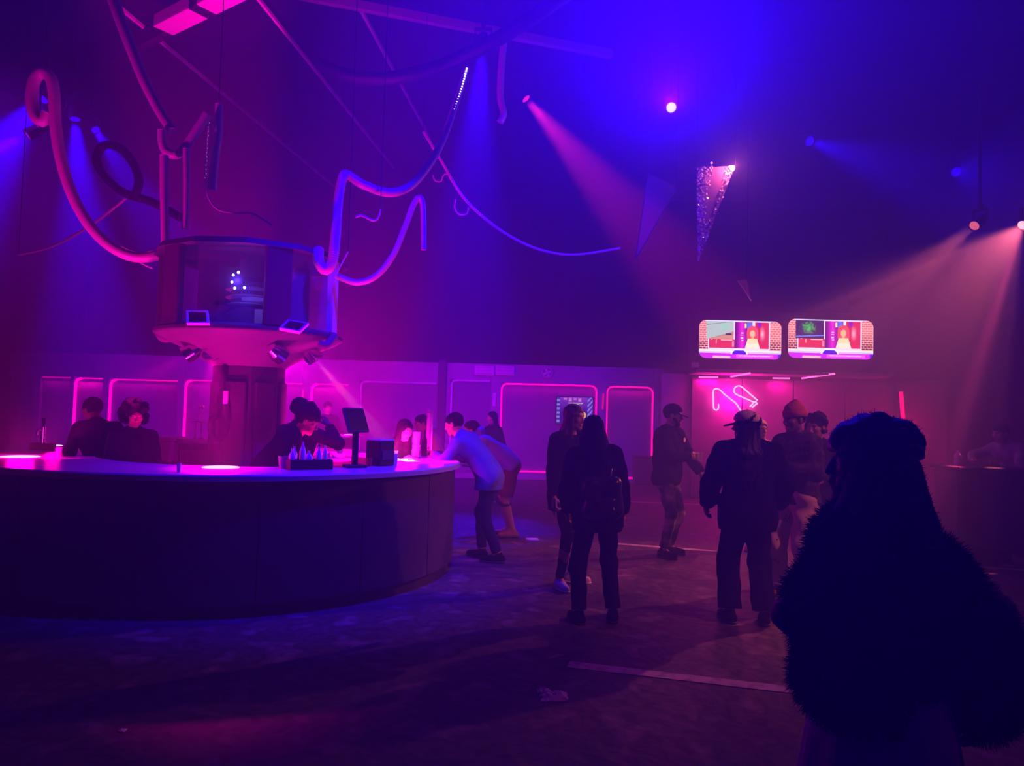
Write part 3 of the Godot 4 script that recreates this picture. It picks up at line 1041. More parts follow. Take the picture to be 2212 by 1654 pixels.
func pod(pink: Color) -> void:
	var c := BAR
	var t := thing("pod", "machine-like pod with glass sides and a flared bowl, on a column in the round bar", "pod", BAR)
	var oct := func(r: float, y0: float, y1: float, r1 := -1.0, seg := 8, turn := 22.5) -> MB:
		var b := MB.new()
		var rt: float = r if r1 < 0 else r1
		for k in seg:
			var a0 := deg_to_rad(turn + k * 360.0 / seg)
			var a1 := deg_to_rad(turn + (k + 1) * 360.0 / seg)
			var p0 := Vector3(sin(a0), 0, cos(a0))
			var p1 := Vector3(sin(a1), 0, cos(a1))
			b.quad(c + p0 * r + Vector3.UP * y0, c + p1 * r + Vector3.UP * y0, c + p1 * rt + Vector3.UP * y1, c + p0 * rt + Vector3.UP * y1, p0 + p1)
			b.flat(c + Vector3.UP * y1, c + p0 * rt + Vector3.UP * y1, c + p1 * rt + Vector3.UP * y1, Vector3.UP)
			b.flat(c + Vector3.UP * y0, c + p0 * r + Vector3.UP * y0, c + p1 * r + Vector3.UP * y0, Vector3.DOWN)
		return b
	# column
	part(t, "column", oct.call(0.355, 0.0, 2.06), M.pod)
	for k in 8:
		var a := k * 45.0
		var g := deg_to_rad(a)
		part(t, "column_panel", MB.new().box(c + Vector3(sin(g), 0, cos(g)) * 0.34 + Vector3(0, 1.1, 0), Vector3(0.20, 1.5, 0.05), Basis(Vector3.UP, g), 0.012), M.pod)
	# bowl, rim and roof
	part(t, "bowl", MB.new().lathe([Vector2(0.36, 2.00), Vector2(0.40, 2.03), Vector2(0.52, 2.10), Vector2(0.68, 2.19), Vector2(0.86, 2.27), Vector2(0.90, 2.30)], 48, Transform3D(Basis.IDENTITY, c), true), M.bowl)
	part(t, "rim", MB.new().lathe([Vector2(0.90, 2.30), Vector2(0.925, 2.31), Vector2(0.925, 2.34), Vector2(0.88, 2.37), Vector2(0.0, 2.37)], 48, Transform3D(Basis.IDENTITY, c)), M.pod)
	part(t, "roof", oct.call(0.96, 3.10, 3.16, 0.92, 12, 15.0), M.pod)
	part(t, "roof_cap", oct.call(0.78, 3.16, 3.24, 0.5, 12, 15.0), M.poddark)
	# pillars and glass
	var angles := [-34.0, 34.0, 80.0, 128.0, 180.0, 232.0, 280.0]
	for k in angles.size():
		var g := deg_to_rad(angles[k])
		var p := c + Vector3(sin(g), 0, cos(g)) * 0.88
		var wd := 0.25 if absf(absf(angles[k]) - 34) < 1 else 0.14
		part(t, "pillar", MB.new().box(p + Vector3(0, 2.735, 0), Vector3(wd, 0.75, 0.07), Basis(Vector3.UP, g), 0.012), M.palesteel if angles[k] == 80.0 else M.poddark)
		var g2 := deg_to_rad(angles[(k + 1) % angles.size()] if k + 1 < angles.size() else 326.0)
		var q := c + Vector3(sin(g2), 0, cos(g2)) * 0.88
		var mid := (p + q) / 2
		var dir := (q - p)
		part(t, "pane", MB.new().box(mid + Vector3(0, 2.735, 0), Vector3(dir.length() - 0.12, 0.74, 0.012), Basis(Vector3.UP, atan2(-dir.z, dir.x))), M.glass)
	# what is seen inside: a coil on a stand, a pale plate, a ring of little lamps
	part(t, "inner_drum", MB.new().lathe([Vector2(0, 2.37), Vector2(0.26, 2.37), Vector2(0.26, 2.52), Vector2(0.20, 2.56), Vector2(0.20, 2.85), Vector2(0.12, 2.9), Vector2(0.12, 3.10)], 24, Transform3D(Basis.IDENTITY, c + Vector3(0.02, 0, 0.1))), M.pod)
	for k in 3:
		part(t, "coil_ring", MB.new().lathe([Vector2(0.21, 2.60 + k * 0.08), Vector2(0.25, 2.62 + k * 0.08), Vector2(0.21, 2.64 + k * 0.08)], 24, Transform3D(Basis.IDENTITY, c + Vector3(0.02, 0, 0.1))), M.palesteel)
	part(t, "dark_backing", MB.new().box(c + Vector3(0, 2.735, -0.30), Vector3(1.0, 0.73, 0.06), Basis.IDENTITY, 0.01).box(c + Vector3(-0.48, 2.735, -0.05), Vector3(0.05, 0.73, 0.45), Basis.IDENTITY, 0.01), M.black)  # black backing added to keep the inside of the pod dark
	part(t, "inner_plate", MB.new().box(at(612, 633, 7.25), Vector3(0.09, 0.42, 0.02), Basis(Vector3.UP, -0.3), 0.02), M.white)
	part(t, "inner_plate", MB.new().box(at(560, 648, 7.35), Vector3(0.36, 0.05, 0.03), Basis(Vector3.BACK, -0.08), 0.01), M.palesteel)
	part(t, "inner_plate", MB.new().box(at(560, 690, 7.3), Vector3(0.10, 0.2, 0.03), Basis.IDENTITY, 0.01), M.palesteel)
	var led := glow(Color(0.35, 0.45, 1.0), 14.0)
	for q in [[515, 588], [504, 594], [501, 609], [507, 622], [528, 621]]:
		var p := at(q[0], q[1], 6.98)
		var l := part(t, "lamp_bead", MB.new().sphere(p, 0.014, 6), led)
	omni("pod_bead_light", at(512, 606, 6.93), Color(0.12, 0.05, 1.0), 0.12, 0.03)
	# tilted display frames at the pillars' feet
	for k in 2:
		var q := [[402, 670], [449, 670], [463, 701], [415, 701]] if k == 0 else [[622, 689], [667, 697], [655, 719], [612, 711]]
		var p := pts(q, 6.78)
		p[2] += Vector3(0, 0, 0.12); p[3] += Vector3(0, 0, 0.12)
		var m: Vector3 = (p[0] + p[1] + p[2] + p[3]) / 4
		var nrm: Vector3 = (p[1] - p[0]).cross(p[0] - p[3]).normalized()
		var f := MB.new()
		for e in 4:
			var a: Vector3 = p[e]
			var b: Vector3 = p[(e + 1) % 4]
			var ai: Vector3 = a.lerp(m, 0.2)
			var bi: Vector3 = b.lerp(m, 0.2)
			var bk: Vector3 = -nrm * 0.03
			f.quad(a, b, bi, ai, nrm); f.quad(a + bk, b + bk, bi + bk, ai + bk, -nrm)
			f.quad(a, b, b + bk, a + bk, (a + b) / 2 - m); f.quad(ai, bi, bi + bk, ai + bk, m - (ai + bi) / 2)
		part(t, "display_frame", f, M.white)
		var g := MB.new()
		var qq := []
		for e in 4: qq.append(p[e].lerp(m, 0.15) - nrm * 0.012)
		g.quad(qq[0], qq[1], qq[2], qq[3], nrm)
		part(t, "display_glass", g, M.blackgloss)
		part(t, "display_arm", MB.new().tube([m - nrm * 0.03, m - nrm * 0.03 + Vector3(0, -0.02, -0.12)], 0.02, 8), M.black)
	# horn at the rim
	part(t, "horn", MB.new().tube(spline(pts([[372, 727, 7.35], [357, 731, 7.3], [346, 722, 7.3], [352, 706, 7.3], [366, 690, 7.35], [378, 676, 7.45]], 7.3), 0.02), 0.045, 10), M.bowl)
	part(t, "horn", MB.new().tube(spline(pts([[690, 742, 7.3], [703, 747, 7.3], [712, 738, 7.35], [722, 725, 7.45]], 7.3), 0.02), 0.04, 10), M.bowl)
	# chromed spots under the bowl, each with its own light on the counter
	var spots := [
		[[456, 765], [477, 1009], 7.0], [[611, 770], [905, 985], 6.0], [[400, 768], [44, 986], 6.0], [[682, 777], [870, 995], 17.0],
	]
	for q in spots:
		var p := at(q[0][0], q[0][1], 7.15 if q[0][0] < 650 else 7.55)
		var aim := on_y(q[1][0], q[1][1], BAR_TOP)
		pod_spot(t, p, aim, pink, q[2])
	# two more on the far side
	for q in [[130.0, [97, 960], 6.0], [200.0, [700, 968], 7.0]]:
		var p := on_ring(q[0], 0.62, 2.16)
		pod_spot(t, p, on_y(q[1][0], q[1][1], BAR_TOP), pink, q[2])
	for q in [[215.0, [668, 938], 7.0]]:  # unseen can added to light the high table
		pod_spot(t, on_ring(q[0], 0.66, 2.20), on_y(q[1][0], q[1][1], 1.15), pink, q[2])
	# unseen wide can added at the back to brighten the low front
	var wp := on_ring(178.0, 0.80, 2.14)
	var wx := Transform3D(Basis.looking_at((at(800, 850, FACADE) - wp).normalized()) * Basis(Vector3.RIGHT, -PI / 2), wp)
	part(t, "spot_can", MB.new().lathe([Vector2(0, -0.17), Vector2(0.07, -0.16), Vector2(0.10, -0.02), Vector2(0.09, 0.0), Vector2(0.085, -0.05), Vector2(0.0, -0.06)], 20, wx), M.chrome)
	spot("added_pod_wash", wp + (at(800, 850, FACADE) - wp).normalized() * 0.01, at(800, 850, FACADE), Color(1.0, 0.0, 0.75), 75.0, 40.0, 0.8, 0.05)
	# cables and a little box down the column
	part(t, "control_box", MB.new().box(at(488, 858, 7.27), Vector3(0.05, 0.13, 0.04), Basis.IDENTITY, 0.008), M.white)
	part(t, "column_cable", MB.new().tube(spline(pts([[486, 790, 7.3], [480, 840, 7.28], [492, 880, 7.28], [488, 930, 7.25], [470, 955, 7.2], [455, 930, 7.2], [458, 905, 7.2], [470, 900, 7.25]], 7.3), 0.03), 0.028, 8), M.black)


func pod_spot(t: Node3D, p: Vector3, aim: Vector3, c: Color, energy: float) -> void:
	var d := (aim - p).normalized()
	var b := Basis.looking_at(d, Vector3.UP if absf(d.y) < 0.95 else Vector3.RIGHT)
	var x := Transform3D(b * Basis(Vector3.RIGHT, -PI / 2), p)
	part(t, "spot_can", MB.new().lathe([Vector2(0, -0.17), Vector2(0.06, -0.16), Vector2(0.085, -0.09), Vector2(0.09, 0.0), Vector2(0.08, 0.0), Vector2(0.078, -0.05), Vector2(0.0, -0.06)], 20, x), M.chrome)
	part(t, "spot_lens", MB.new().lathe([Vector2(0.045, -0.052), Vector2(0.03, -0.046), Vector2(0, -0.044)], 8, x, true), glow(c, 1.2))
	part(t, "spot_arm", MB.new().tube([p - d * 0.1, p - d * 0.1 + Vector3(0, 0.12, 0)], 0.018, 8), M.black)
	spot("pod_spot_light", p + d * 0.005, aim, c, energy * 1.8, 19.0, 1.0, 0.03)
	if energy > 10.0: spot("pod_spot_core", p + d * 0.006, aim, Color(1.0, 0.55, 0.85), energy * 1.6 - 6.0, 5.5, 0.6, 0.01)


# ------------------------------------------------------------------ ducts, cables
func duct(label: String, list: Array, r0: float, r1: float, mat: Material, ribs := true, depth := 7.5, called := "duct", hang := -1) -> void:
	var p := spline(pts(list, depth), 0.011 if ribs else 0.03)
	var rr := []
	for a in p.size():
		var q := lerpf(r0, r1, float(a) / (p.size() - 1))
		rr.append(q * (1.0 if not ribs or a % 2 == 0 else 0.86))
	var o := solo(called, label, "duct" if called == "duct" else "cable", MB.new().tube(p, rr, 14 if ribs else 8), mat)
	if hang >= 0:
		var top := at(list[hang][0], list[hang][1], list[hang][2] if list[hang].size() > 2 else depth)
		part(o, "hanger", MB.new().tube([top, Vector3(top.x, roof_at(top) + 0.055, top.z)], 0.005, 5), M.black)


func ducts() -> void:
	duct("big ribbed duct swinging down in a wide bow from its curl to the pod's roof", [[104, 245], [92, 262], [76, 250], [68, 215], [74, 175], [92, 157], [110, 170], [117, 205], [120, 270], [132, 345], [156, 420], [192, 485], [240, 533], [295, 556], [354, 550]], 0.062, 0.055, M.hose, true, 7.6)
	duct("ribbed duct dropping steeply from the roof to the bent arm over the pod", [[225, -60, 8.0], [252, 20, 7.9], [282, 100, 7.8], [312, 175, 7.7], [345, 240, 7.6], [373, 284, 7.5]], 0.068, 0.05, M.hose)
	duct("short bent duct with a sharp knee above the upright pipes over the pod", [[350, 282], [351, 308], [358, 326], [378, 335], [398, 322], [425, 282], [449, 246]], 0.045, 0.05, M.hose, true, 7.45)
	duct("upright duct from the bent knee down to the pod's roof, the outer one", [[355, 336], [355, 400], [356, 470], [357, 524]], 0.045, 0.042, M.hose, true, 7.3)
	duct("upright duct from the bent knee down to the pod's roof, the inner one", [[402, 322], [403, 390], [402, 450], [400, 494]], 0.04, 0.035, M.hose, true, 7.4)
	duct("short open-ended duct hanging beside the sparkling wire", [[473, 225], [472, 280], [466, 330], [461, 375], [458, 412]], 0.042, 0.055, M.hose, true, 7.6, "duct", 0)
	duct("thin wire curling from the short hanging duct over to the pod's roof", [[452, 246], [449, 310], [444, 380], [450, 425], [470, 452], [505, 460], [545, 461], [588, 486]], 0.010, 0.010, M.hose, false, 7.5, "cable")
	duct("long ribbed duct rising from the pod over a sharp bend up to the roof lamp", [[688, 540, 7.2], [689, 566, 7.1], [702, 583, 7.1], [717, 568, 7.1], [724, 520, 7.1], [730, 440, 7.2], [740, 385, 7.2], [752, 378, 7.25], [785, 399, 7.3], [840, 416, 7.5], [885, 402, 7.7], [925, 358, 8.0], [955, 305, 8.3], [982, 232, 8.7], [1008, 148, 9.2]], 0.055, 0.035, M.hose)
	duct("thin duct bowing out from the pod's side up to a knee and hanging straight down", [[728, 596], [770, 610], [812, 596], [848, 553], [873, 495], [893, 443], [905, 427], [913, 440], [915, 490], [915, 540]], 0.035, 0.03, M.hose, true, 7.4)
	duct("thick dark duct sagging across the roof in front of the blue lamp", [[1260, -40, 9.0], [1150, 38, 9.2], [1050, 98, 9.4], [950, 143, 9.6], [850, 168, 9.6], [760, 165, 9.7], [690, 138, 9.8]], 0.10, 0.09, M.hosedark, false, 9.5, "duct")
	duct("duct hanging straight down near the amber spotlight", [[1090, 70], [1083, 150], [1081, 210], [1088, 245], [1080, 264]], 0.055, 0.055, M.hose, true, 11.0, "duct", 0)
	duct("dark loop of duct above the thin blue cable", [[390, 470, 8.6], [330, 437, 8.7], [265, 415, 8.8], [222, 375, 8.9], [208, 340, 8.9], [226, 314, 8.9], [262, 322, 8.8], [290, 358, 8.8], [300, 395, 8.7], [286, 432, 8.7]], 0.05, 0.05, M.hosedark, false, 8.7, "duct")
	duct("thin cable swinging in a long bow past the hanging duct towards the dim shard", [[915, 284], [955, 350], [1000, 425], [1060, 482], [1120, 520], [1180, 543], [1245, 550], [1340, 536]], 0.024, 0.018, M.palesteel, false, 11.0, "cable", 0)
	duct("little hook of cable hanging on the long bowed cable, the higher one", [[935, 378], [940, 390], [952, 392], [958, 378], [968, 376]], 0.012, 0.012, M.palesteel, false, 11.0, "cable")
	duct("little hook of cable hanging on the long bowed cable, the lower one", [[985, 430], [982, 448], [992, 463], [1008, 462], [1012, 448]], 0.012, 0.012, M.palesteel, false, 11.0, "cable")
	duct("thin cable running from the dark loop down to the hall's side", [[40, 550], [110, 533], [185, 494], [235, 458], [274, 426]], 0.016, 0.016, M.palesteel, false, 8.9, "cable", 0)
	duct("short bright squiggle of wire beside the steep part of the long duct", [[768, 469], [780, 465], [792, 470], [808, 477], [818, 469], [822, 452]], 0.013, 0.009, M.hose, false, 7.3, "cable", 5)
	duct("thin cable from the pod's side going up", [[722, 598], [738, 570], [752, 543]], 0.008, 0.008, M.hose, false, 7.3, "cable", 2)
	duct("short dangling end of cable under the big duct's bow", [[262, 533], [300, 547], [332, 540]], 0.014, 0.01, M.palesteel, false, 7.75, "cable")
	duct("thin loose cable end just below the big duct's bow", [[276, 550, 7.62], [305, 568], [330, 580]], 0.012, 0.008, M.palesteel, false, 7.75, "cable")
	# glints on the ribs of the long duct, put in as glowing beads
	var lt := thing("sparkle_string", "glints put in as tiny glowing beads along the top end of the long duct", "lamp", at(995, 190, 8.95))
	var lm := glow(Color(1.0, 0.72, 0.8), 5.0)
	for k in 17:
		var f := k / 16.0
		var p := at(lerpf(981, 1008, f) + sin(f * 3.0) * 2.0, lerpf(236, 148, f), lerpf(8.68, 9.18, f) - 0.05)
		part(lt, "bead", MB.new().sphere(p, 0.0075 + 0.005 * f, 5), lm)
	var wt := thing("sparkle_string", "string of pin-point glowing beads down the wire beside the short hanging duct", "lamp", at(450, 300, 7.44))  # sparkles of the wire, made as glowing beads
	for k in 15:
		var f := k / 14.0
		part(wt, "bead", MB.new().sphere(at(lerpf(452, 444, f) + sin(k * 2.1) * 1.0, lerpf(256, 384, f), 7.46), 0.0035, 4), glow(Color(0.8, 0.3, 0.7), 1.2))


# ------------------------------------------------------------------ hanging shards
func shards() -> void:
	var rng := RandomNumberGenerator.new()
	rng.seed = 12
	var d := 11.0
	var a := [[1505, 362], [1588, 358], [1507, 566]]
	var p := pts(a, d)
	var t := thing("glitter_shard", "glittering long shard hanging point down with a burning red lamp at its corner", "ornament", p[2])
	var g := StandardMaterial3D.new()
	g.albedo_color = Color(0.75, 0.6, 0.7, 0.35)
	g.transparency = BaseMaterial3D.TRANSPARENCY_ALPHA
	g.roughness = 0.3
	var mb := MB.new()
	var back := Vector3(0.0, 0, -0.02)
	mb.flat(p[0], p[1], p[2], Vector3.BACK)
	mb.flat(p[0] + back, p[1] + back, p[2] + back, Vector3.FORWARD)
	for e in 3: mb.quad(p[e], p[(e + 1) % 3], p[(e + 1) % 3] + back, p[e] + back, (p[e] + p[(e + 1) % 3]) / 2 - (p[0] + p[1] + p[2]) / 3)
	part(t, "sheet", mb, g)
	# sequins: mirror chips set at odd angles along the two long edges
	var chips := MB.new()
	for k in 520:
		var v := pow(rng.randf(), 1.3)
		var l: Vector3 = p[0].lerp(p[2], v)
		var r: Vector3 = p[1].lerp(p[2], v)
		var u := rng.randf() * 0.42 if rng.randf() < 0.75 else 1.0 - rng.randf() * 0.22
		if v > 0.55: u = rng.randf()
		if v > 0.8 and rng.randf() < 0.5: continue
		var q := l.lerp(r, u) + Vector3(0, 0, 0.012 + rng.randf() * 0.01)
		var b := Basis.from_euler(Vector3(rng.randfn() * 0.5, rng.randfn() * 0.5, rng.randf() * TAU))
		chips.box(q, Vector3(0.026, 0.022, 0.003), b)
	var cm := part(t, "sequins", chips, plain(Color(0.85, 0.85, 0.85), 0.25, 0.4))
	cm.set_meta("kind", "stuff")
	var lp := at(1582, 363, d - 0.05)
	part(t, "corner_lamp", MB.new().sphere(lp, 0.042, 8), glow(Color(1.0, 0.35, 0.35), 9.0))
	omni("corner_lamp_light", lp + Vector3(0, 0, 0.07), Color(1.0, 0.15, 0.25), 1.2, 0.03)
	part(t, "top_lamp", MB.new().sphere(at(1537, 352, d - 0.05), 0.02, 6), glow(Color(1.0, 0.2, 0.45), 2.0))
	for e in 2:
		part(t, "wire", MB.new().tube([p[e], Vector3(p[e].x, roof_at(p[e]) + 0.055, p[e].z)], 0.004, 5), M.black)
	p = pts([[1400, 372], [1462, 405], [1373, 560]], 11.6)
	var t2 := thing("glass_shard", "dim clear shard hanging point down beside the glittering one", "ornament", p[2])
	mb = MB.new()
	mb.flat(p[0], p[1], p[2], Vector3.BACK)
	mb.flat(p[0] + back, p[1] + back, p[2] + back, Vector3.FORWARD)
	for e in 3: mb.quad(p[e], p[(e + 1) % 3], p[(e + 1) % 3] + back, p[e] + back, (p[e] + p[(e + 1) % 3]) / 2 - (p[0] + p[1] + p[2]) / 3)
	var g2 := g.duplicate()
	g2.albedo_color = Color(0.7, 0.6, 0.8, 0.07)
	part(t2, "sheet", mb, g2)
	part(t2, "edge", MB.new().tube([p[0], p[2]], 0.010, 6).tube([p[1], p[2]], 0.010, 6), M.pod)
	for e in 2:
		part(t2, "wire", MB.new().tube([p[e], Vector3(p[e].x, roof_at(p[e]) + 0.055, p[e].z)], 0.004, 5), M.black)
	p = pts([[1593, 606], [1613, 603], [1623, 650], [1608, 626]], 13.2)
	var t3 := thing("small_shard", "small bent foil shard hanging above the first kiosk screen", "ornament", p[2])
	mb = MB.new()
	for f in [[0, 1, 3], [1, 2, 3]]:
		mb.flat(p[f[0]], p[f[1]], p[f[2]], Vector3.BACK)
		mb.flat(p[f[0]] + back, p[f[1]] + back, p[f[2]] + back, Vector3.FORWARD)
	for e in [[0, 1], [1, 2], [2, 3], [3, 0]]: mb.quad(p[e[0]], p[e[1]], p[e[1]] + back, p[e[0]] + back, (p[e[0]] + p[e[1]]) / 2 - (p[0] + p[1] + p[2]) / 3)
	part(t3, "foil", mb, plain(Color(0.8, 0.65, 0.5), 0.3, 0.6))
	part(t3, "wire", MB.new().tube([p[1], Vector3(p[1].x, roof_at(p[1]) + 0.055, p[1].z)], 0.004, 5), M.black)



# ------------------------------------------------------------------ rounded bodies: smooth-joined capsules and ellipsoids, meshed as surface nets
func C(a: Vector3, b: Vector3, ra: float, rb: float, k := 0.03, cut := false) -> Array:
	return [a, b, ra, rb, k, cut]


func E(c: Vector3, r: Vector3, k := 0.02, cut := false) -> Array:
	return [c, r, k, cut]


func net(prims: Array, cell: float, cuts := [], fold := 0.0, fold_f := 22.0) -> MB:
	var lo := Vector3.ONE * 1e6
	var hi := -lo
	for p in prims:
		var pad: Vector3
		if p.size() == 4:
			if p[3]: continue
			pad = p[1]
			lo = lo.min(p[0] - pad); hi = hi.max(p[0] + pad)
		else:
			if p[5]: continue
			pad = Vector3.ONE * maxf(p[2], p[3])
			lo = lo.min(p[0] - pad).min(p[1] - pad); hi = hi.max(p[0] + pad).max(p[1] + pad)
	var mg := cell * 2.5 + absf(fold) + 0.012
	lo -= Vector3.ONE * mg
	hi += Vector3.ONE * mg
	var nx := int((hi.x - lo.x) / cell) + 2
	var ny := int((hi.y - lo.y) / cell) + 2
	var nz := int((hi.z - lo.z) / cell) + 2
	var f := PackedFloat32Array()
	f.resize(nx * ny * nz)
	f.fill(1.0)
	var sxy := nx * ny
	for p in prims:
		var ell: bool = p.size() == 4
		var k: float = p[2] if ell else p[4]
		var cut: bool = p[3] if ell else p[5]
		var reach := mg + k
		var a: Vector3
		var c: Vector3
		if ell:
			a = p[0] - p[1]; c = p[0] + p[1]
		else:
			var rm := Vector3.ONE * maxf(p[2], p[3])
			a = p[0].min(p[1]) - rm; c = p[0].max(p[1]) + rm
		var i0 := maxi(0, int((a.x - reach - lo.x) / cell))
		var j0 := maxi(0, int((a.y - reach - lo.y) / cell))
		var k0 := maxi(0, int((a.z - reach - lo.z) / cell))
		var i1 := mini(nx - 1, int((c.x + reach - lo.x) / cell) + 1)
		var j1 := mini(ny - 1, int((c.y + reach - lo.y) / cell) + 1)
		var k1 := mini(nz - 1, int((c.z + reach - lo.z) / cell) + 1)
		var ax: float = p[0].x
		var ay: float = p[0].y
		var az: float = p[0].z
		var bx := 0.0
		var by := 0.0
		var bz := 0.0
		var ra := 0.0
		var dr := 0.0
		var bb := 1.0
		if ell:
			bx = 1.0 / p[1].x; by = 1.0 / p[1].y; bz = 1.0 / p[1].z
		else:
			bx = p[1].x - ax; by = p[1].y - ay; bz = p[1].z - az
			ra = p[2]; dr = p[3] - ra
			bb = maxf(bx * bx + by * by + bz * bz, 1e-9)
		for kk in range(k0, k1 + 1):
			var z := lo.z + kk * cell - az
			for jj in range(j0, j1 + 1):
				var y := lo.y + jj * cell - ay
				var at0 := kk * sxy + jj * nx
				for ii in range(i0, i1 + 1):
					var x := lo.x + ii * cell - ax
					var d: float
					if ell:
						var ux := x * bx
						var uy := y * by
						var uz := z * bz
						var q0 := sqrt(ux * ux + uy * uy + uz * uz)
						var q1 := sqrt(ux * ux * bx * bx + uy * uy * by * by + uz * uz * bz * bz)
						d = q0 * (q0 - 1.0) / maxf(q1, 1e-6)
					else:
						var h := clampf((x * bx + y * by + z * bz) / bb, 0.0, 1.0)
						var dx := x - bx * h
						var dy := y - by * h
						var dz := z - bz * h
						d = sqrt(dx * dx + dy * dy + dz * dz) - ra - dr * h
					var o := f[at0 + ii]
					if cut:
						d = -d
						var e2 := k - absf(o - d)
						var mm := maxf(o, d)
						if e2 > 0.0: mm += e2 * e2 / (4.0 * k)
						f[at0 + ii] = mm
					elif d < o + k:
						var e := k - absf(o - d)
						var m := minf(o, d)
						if e > 0.0: m -= e * e / (4.0 * k)
						f[at0 + ii] = m
	if fold > 0.0:
		for kk in nz:
			var z := lo.z + kk * cell
			for jj in ny:
				var y := lo.y + jj * cell
				var at1 := kk * sxy + jj * nx
				for ii in nx:
					var q := f[at1 + ii]
					if q < 0.06 and q > -0.06:
						var x := lo.x + ii * cell
						f[at1 + ii] = q + fold * sin(fold_f * (y + 0.5 * x) + 3.0 * sin(9.0 * x + 4.0 * z)) * sin(11.0 * z - 7.0 * x + 5.0 * y)
	for q in cuts:
		# [point, outward normal, how far round the point it reaches]
		var pt: Vector3 = q[0]
		var nm: Vector3 = q[1].normalized()
		var rr: float = q[2]
		for kk in range(maxi(0, int((pt.z - rr - lo.z) / cell)), mini(nz, int((pt.z + rr - lo.z) / cell) + 2)):
			for jj in range(maxi(0, int((pt.y - rr - lo.y) / cell)), mini(ny, int((pt.y + rr - lo.y) / cell) + 2)):
				for ii in range(maxi(0, int((pt.x - rr - lo.x) / cell)), mini(nx, int((pt.x + rr - lo.x) / cell) + 2)):
					var w := Vector3(lo.x + ii * cell, lo.y + jj * cell, lo.z + kk * cell) - pt
					if w.length_squared() > rr * rr: continue
					var n0 := kk * sxy + jj * nx + ii
					f[n0] = maxf(f[n0], w.dot(nm))
	# surface nets
	var out := MB.new()
	var id := PackedInt32Array()
	id.resize(f.size())
	id.fill(-1)
	var far := cell * 1.9
	var ofs := [0, 1, nx, nx + 1, sxy, sxy + 1, sxy + nx, sxy + nx + 1]
	var e0 := PackedInt32Array([0, 2, 4, 6, 0, 1, 4, 5, 0, 1, 2, 3])
	var e1 := PackedInt32Array([1, 3, 5, 7, 2, 3, 6, 7, 4, 5, 6, 7])
	var val := PackedFloat32Array()
	val.resize(8)
	for kk in nz - 1:
		for jj in ny - 1:
			var base := kk * sxy + jj * nx
			for ii in nx - 1:
				var s := f[base + ii]
				if s > far or s < -far: continue
				var c0 := base + ii
				var neg := 0
				for q in 8:
					var vv := f[c0 + ofs[q]]
					val[q] = vv
					if vv < 0.0: neg += 1
				if neg == 0 or neg == 8: continue
				var sx := 0.0
				var sy := 0.0
				var sz := 0.0
				var cnt := 0
				for e in 12:
					var a := e0[e]
					var b := e1[e]
					var va := val[a]
					var vb := val[b]
					if (va < 0.0) == (vb < 0.0): continue
					var t := va / (va - vb)
					sx += (a & 1) + t * ((b & 1) - (a & 1))
					sy += ((a >> 1) & 1) + t * (((b >> 1) & 1) - ((a >> 1) & 1))
					sz += (a >> 2) + t * ((b >> 2) - (a >> 2))
					cnt += 1
				id[c0] = out.v.size()
				out.v.append(lo + Vector3(ii + sx / cnt, jj + sy / cnt, kk + sz / cnt) * cell)
	var step := [1, nx, sxy]
	for kk in range(1, nz - 1):
		for jj in range(1, ny - 1):
			var base := kk * sxy + jj * nx
			for ii in range(1, nx - 1):
				var c0 := base + ii
				var s := f[c0]
				if s > far or s < -far: continue
				for ax in 3:
					var s2 := f[c0 + step[ax]]
					if (s < 0.0) == (s2 < 0.0): continue
					var u: int = step[(ax + 1) % 3]
					var w: int = step[(ax + 2) % 3]
					var a := id[c0]
					var b := id[c0 - u]
					var c := id[c0 - u - w]
					var d := id[c0 - w]
					if a < 0 or b < 0 or c < 0 or d < 0: continue
					if s < 0.0: out.i.append_array([a, c, b, a, d, c])
					else: out.i.append_array([a, b, c, a, c, d])
	smooth_normals(out)
	return out


func smooth_normals(o: MB) -> void:
	o.n.resize(o.v.size())
	o.n.fill(Vector3.ZERO)
	for a in range(0, o.i.size(), 3):
		var i0 := o.i[a]
		var i1 := o.i[a + 1]
		var i2 := o.i[a + 2]
		var m := (o.v[i2] - o.v[i0]).cross(o.v[i1] - o.v[i0])
		o.n[i0] += m; o.n[i1] += m; o.n[i2] += m
	for a in o.n.size():
		o.n[a] = o.n[a].normalized() if o.n[a].length_squared() > 0 else Vector3.UP
	o.uv.resize(o.v.size())


var head_shape: MB
var head_kind := PackedByteArray()
var hand_shapes := {}


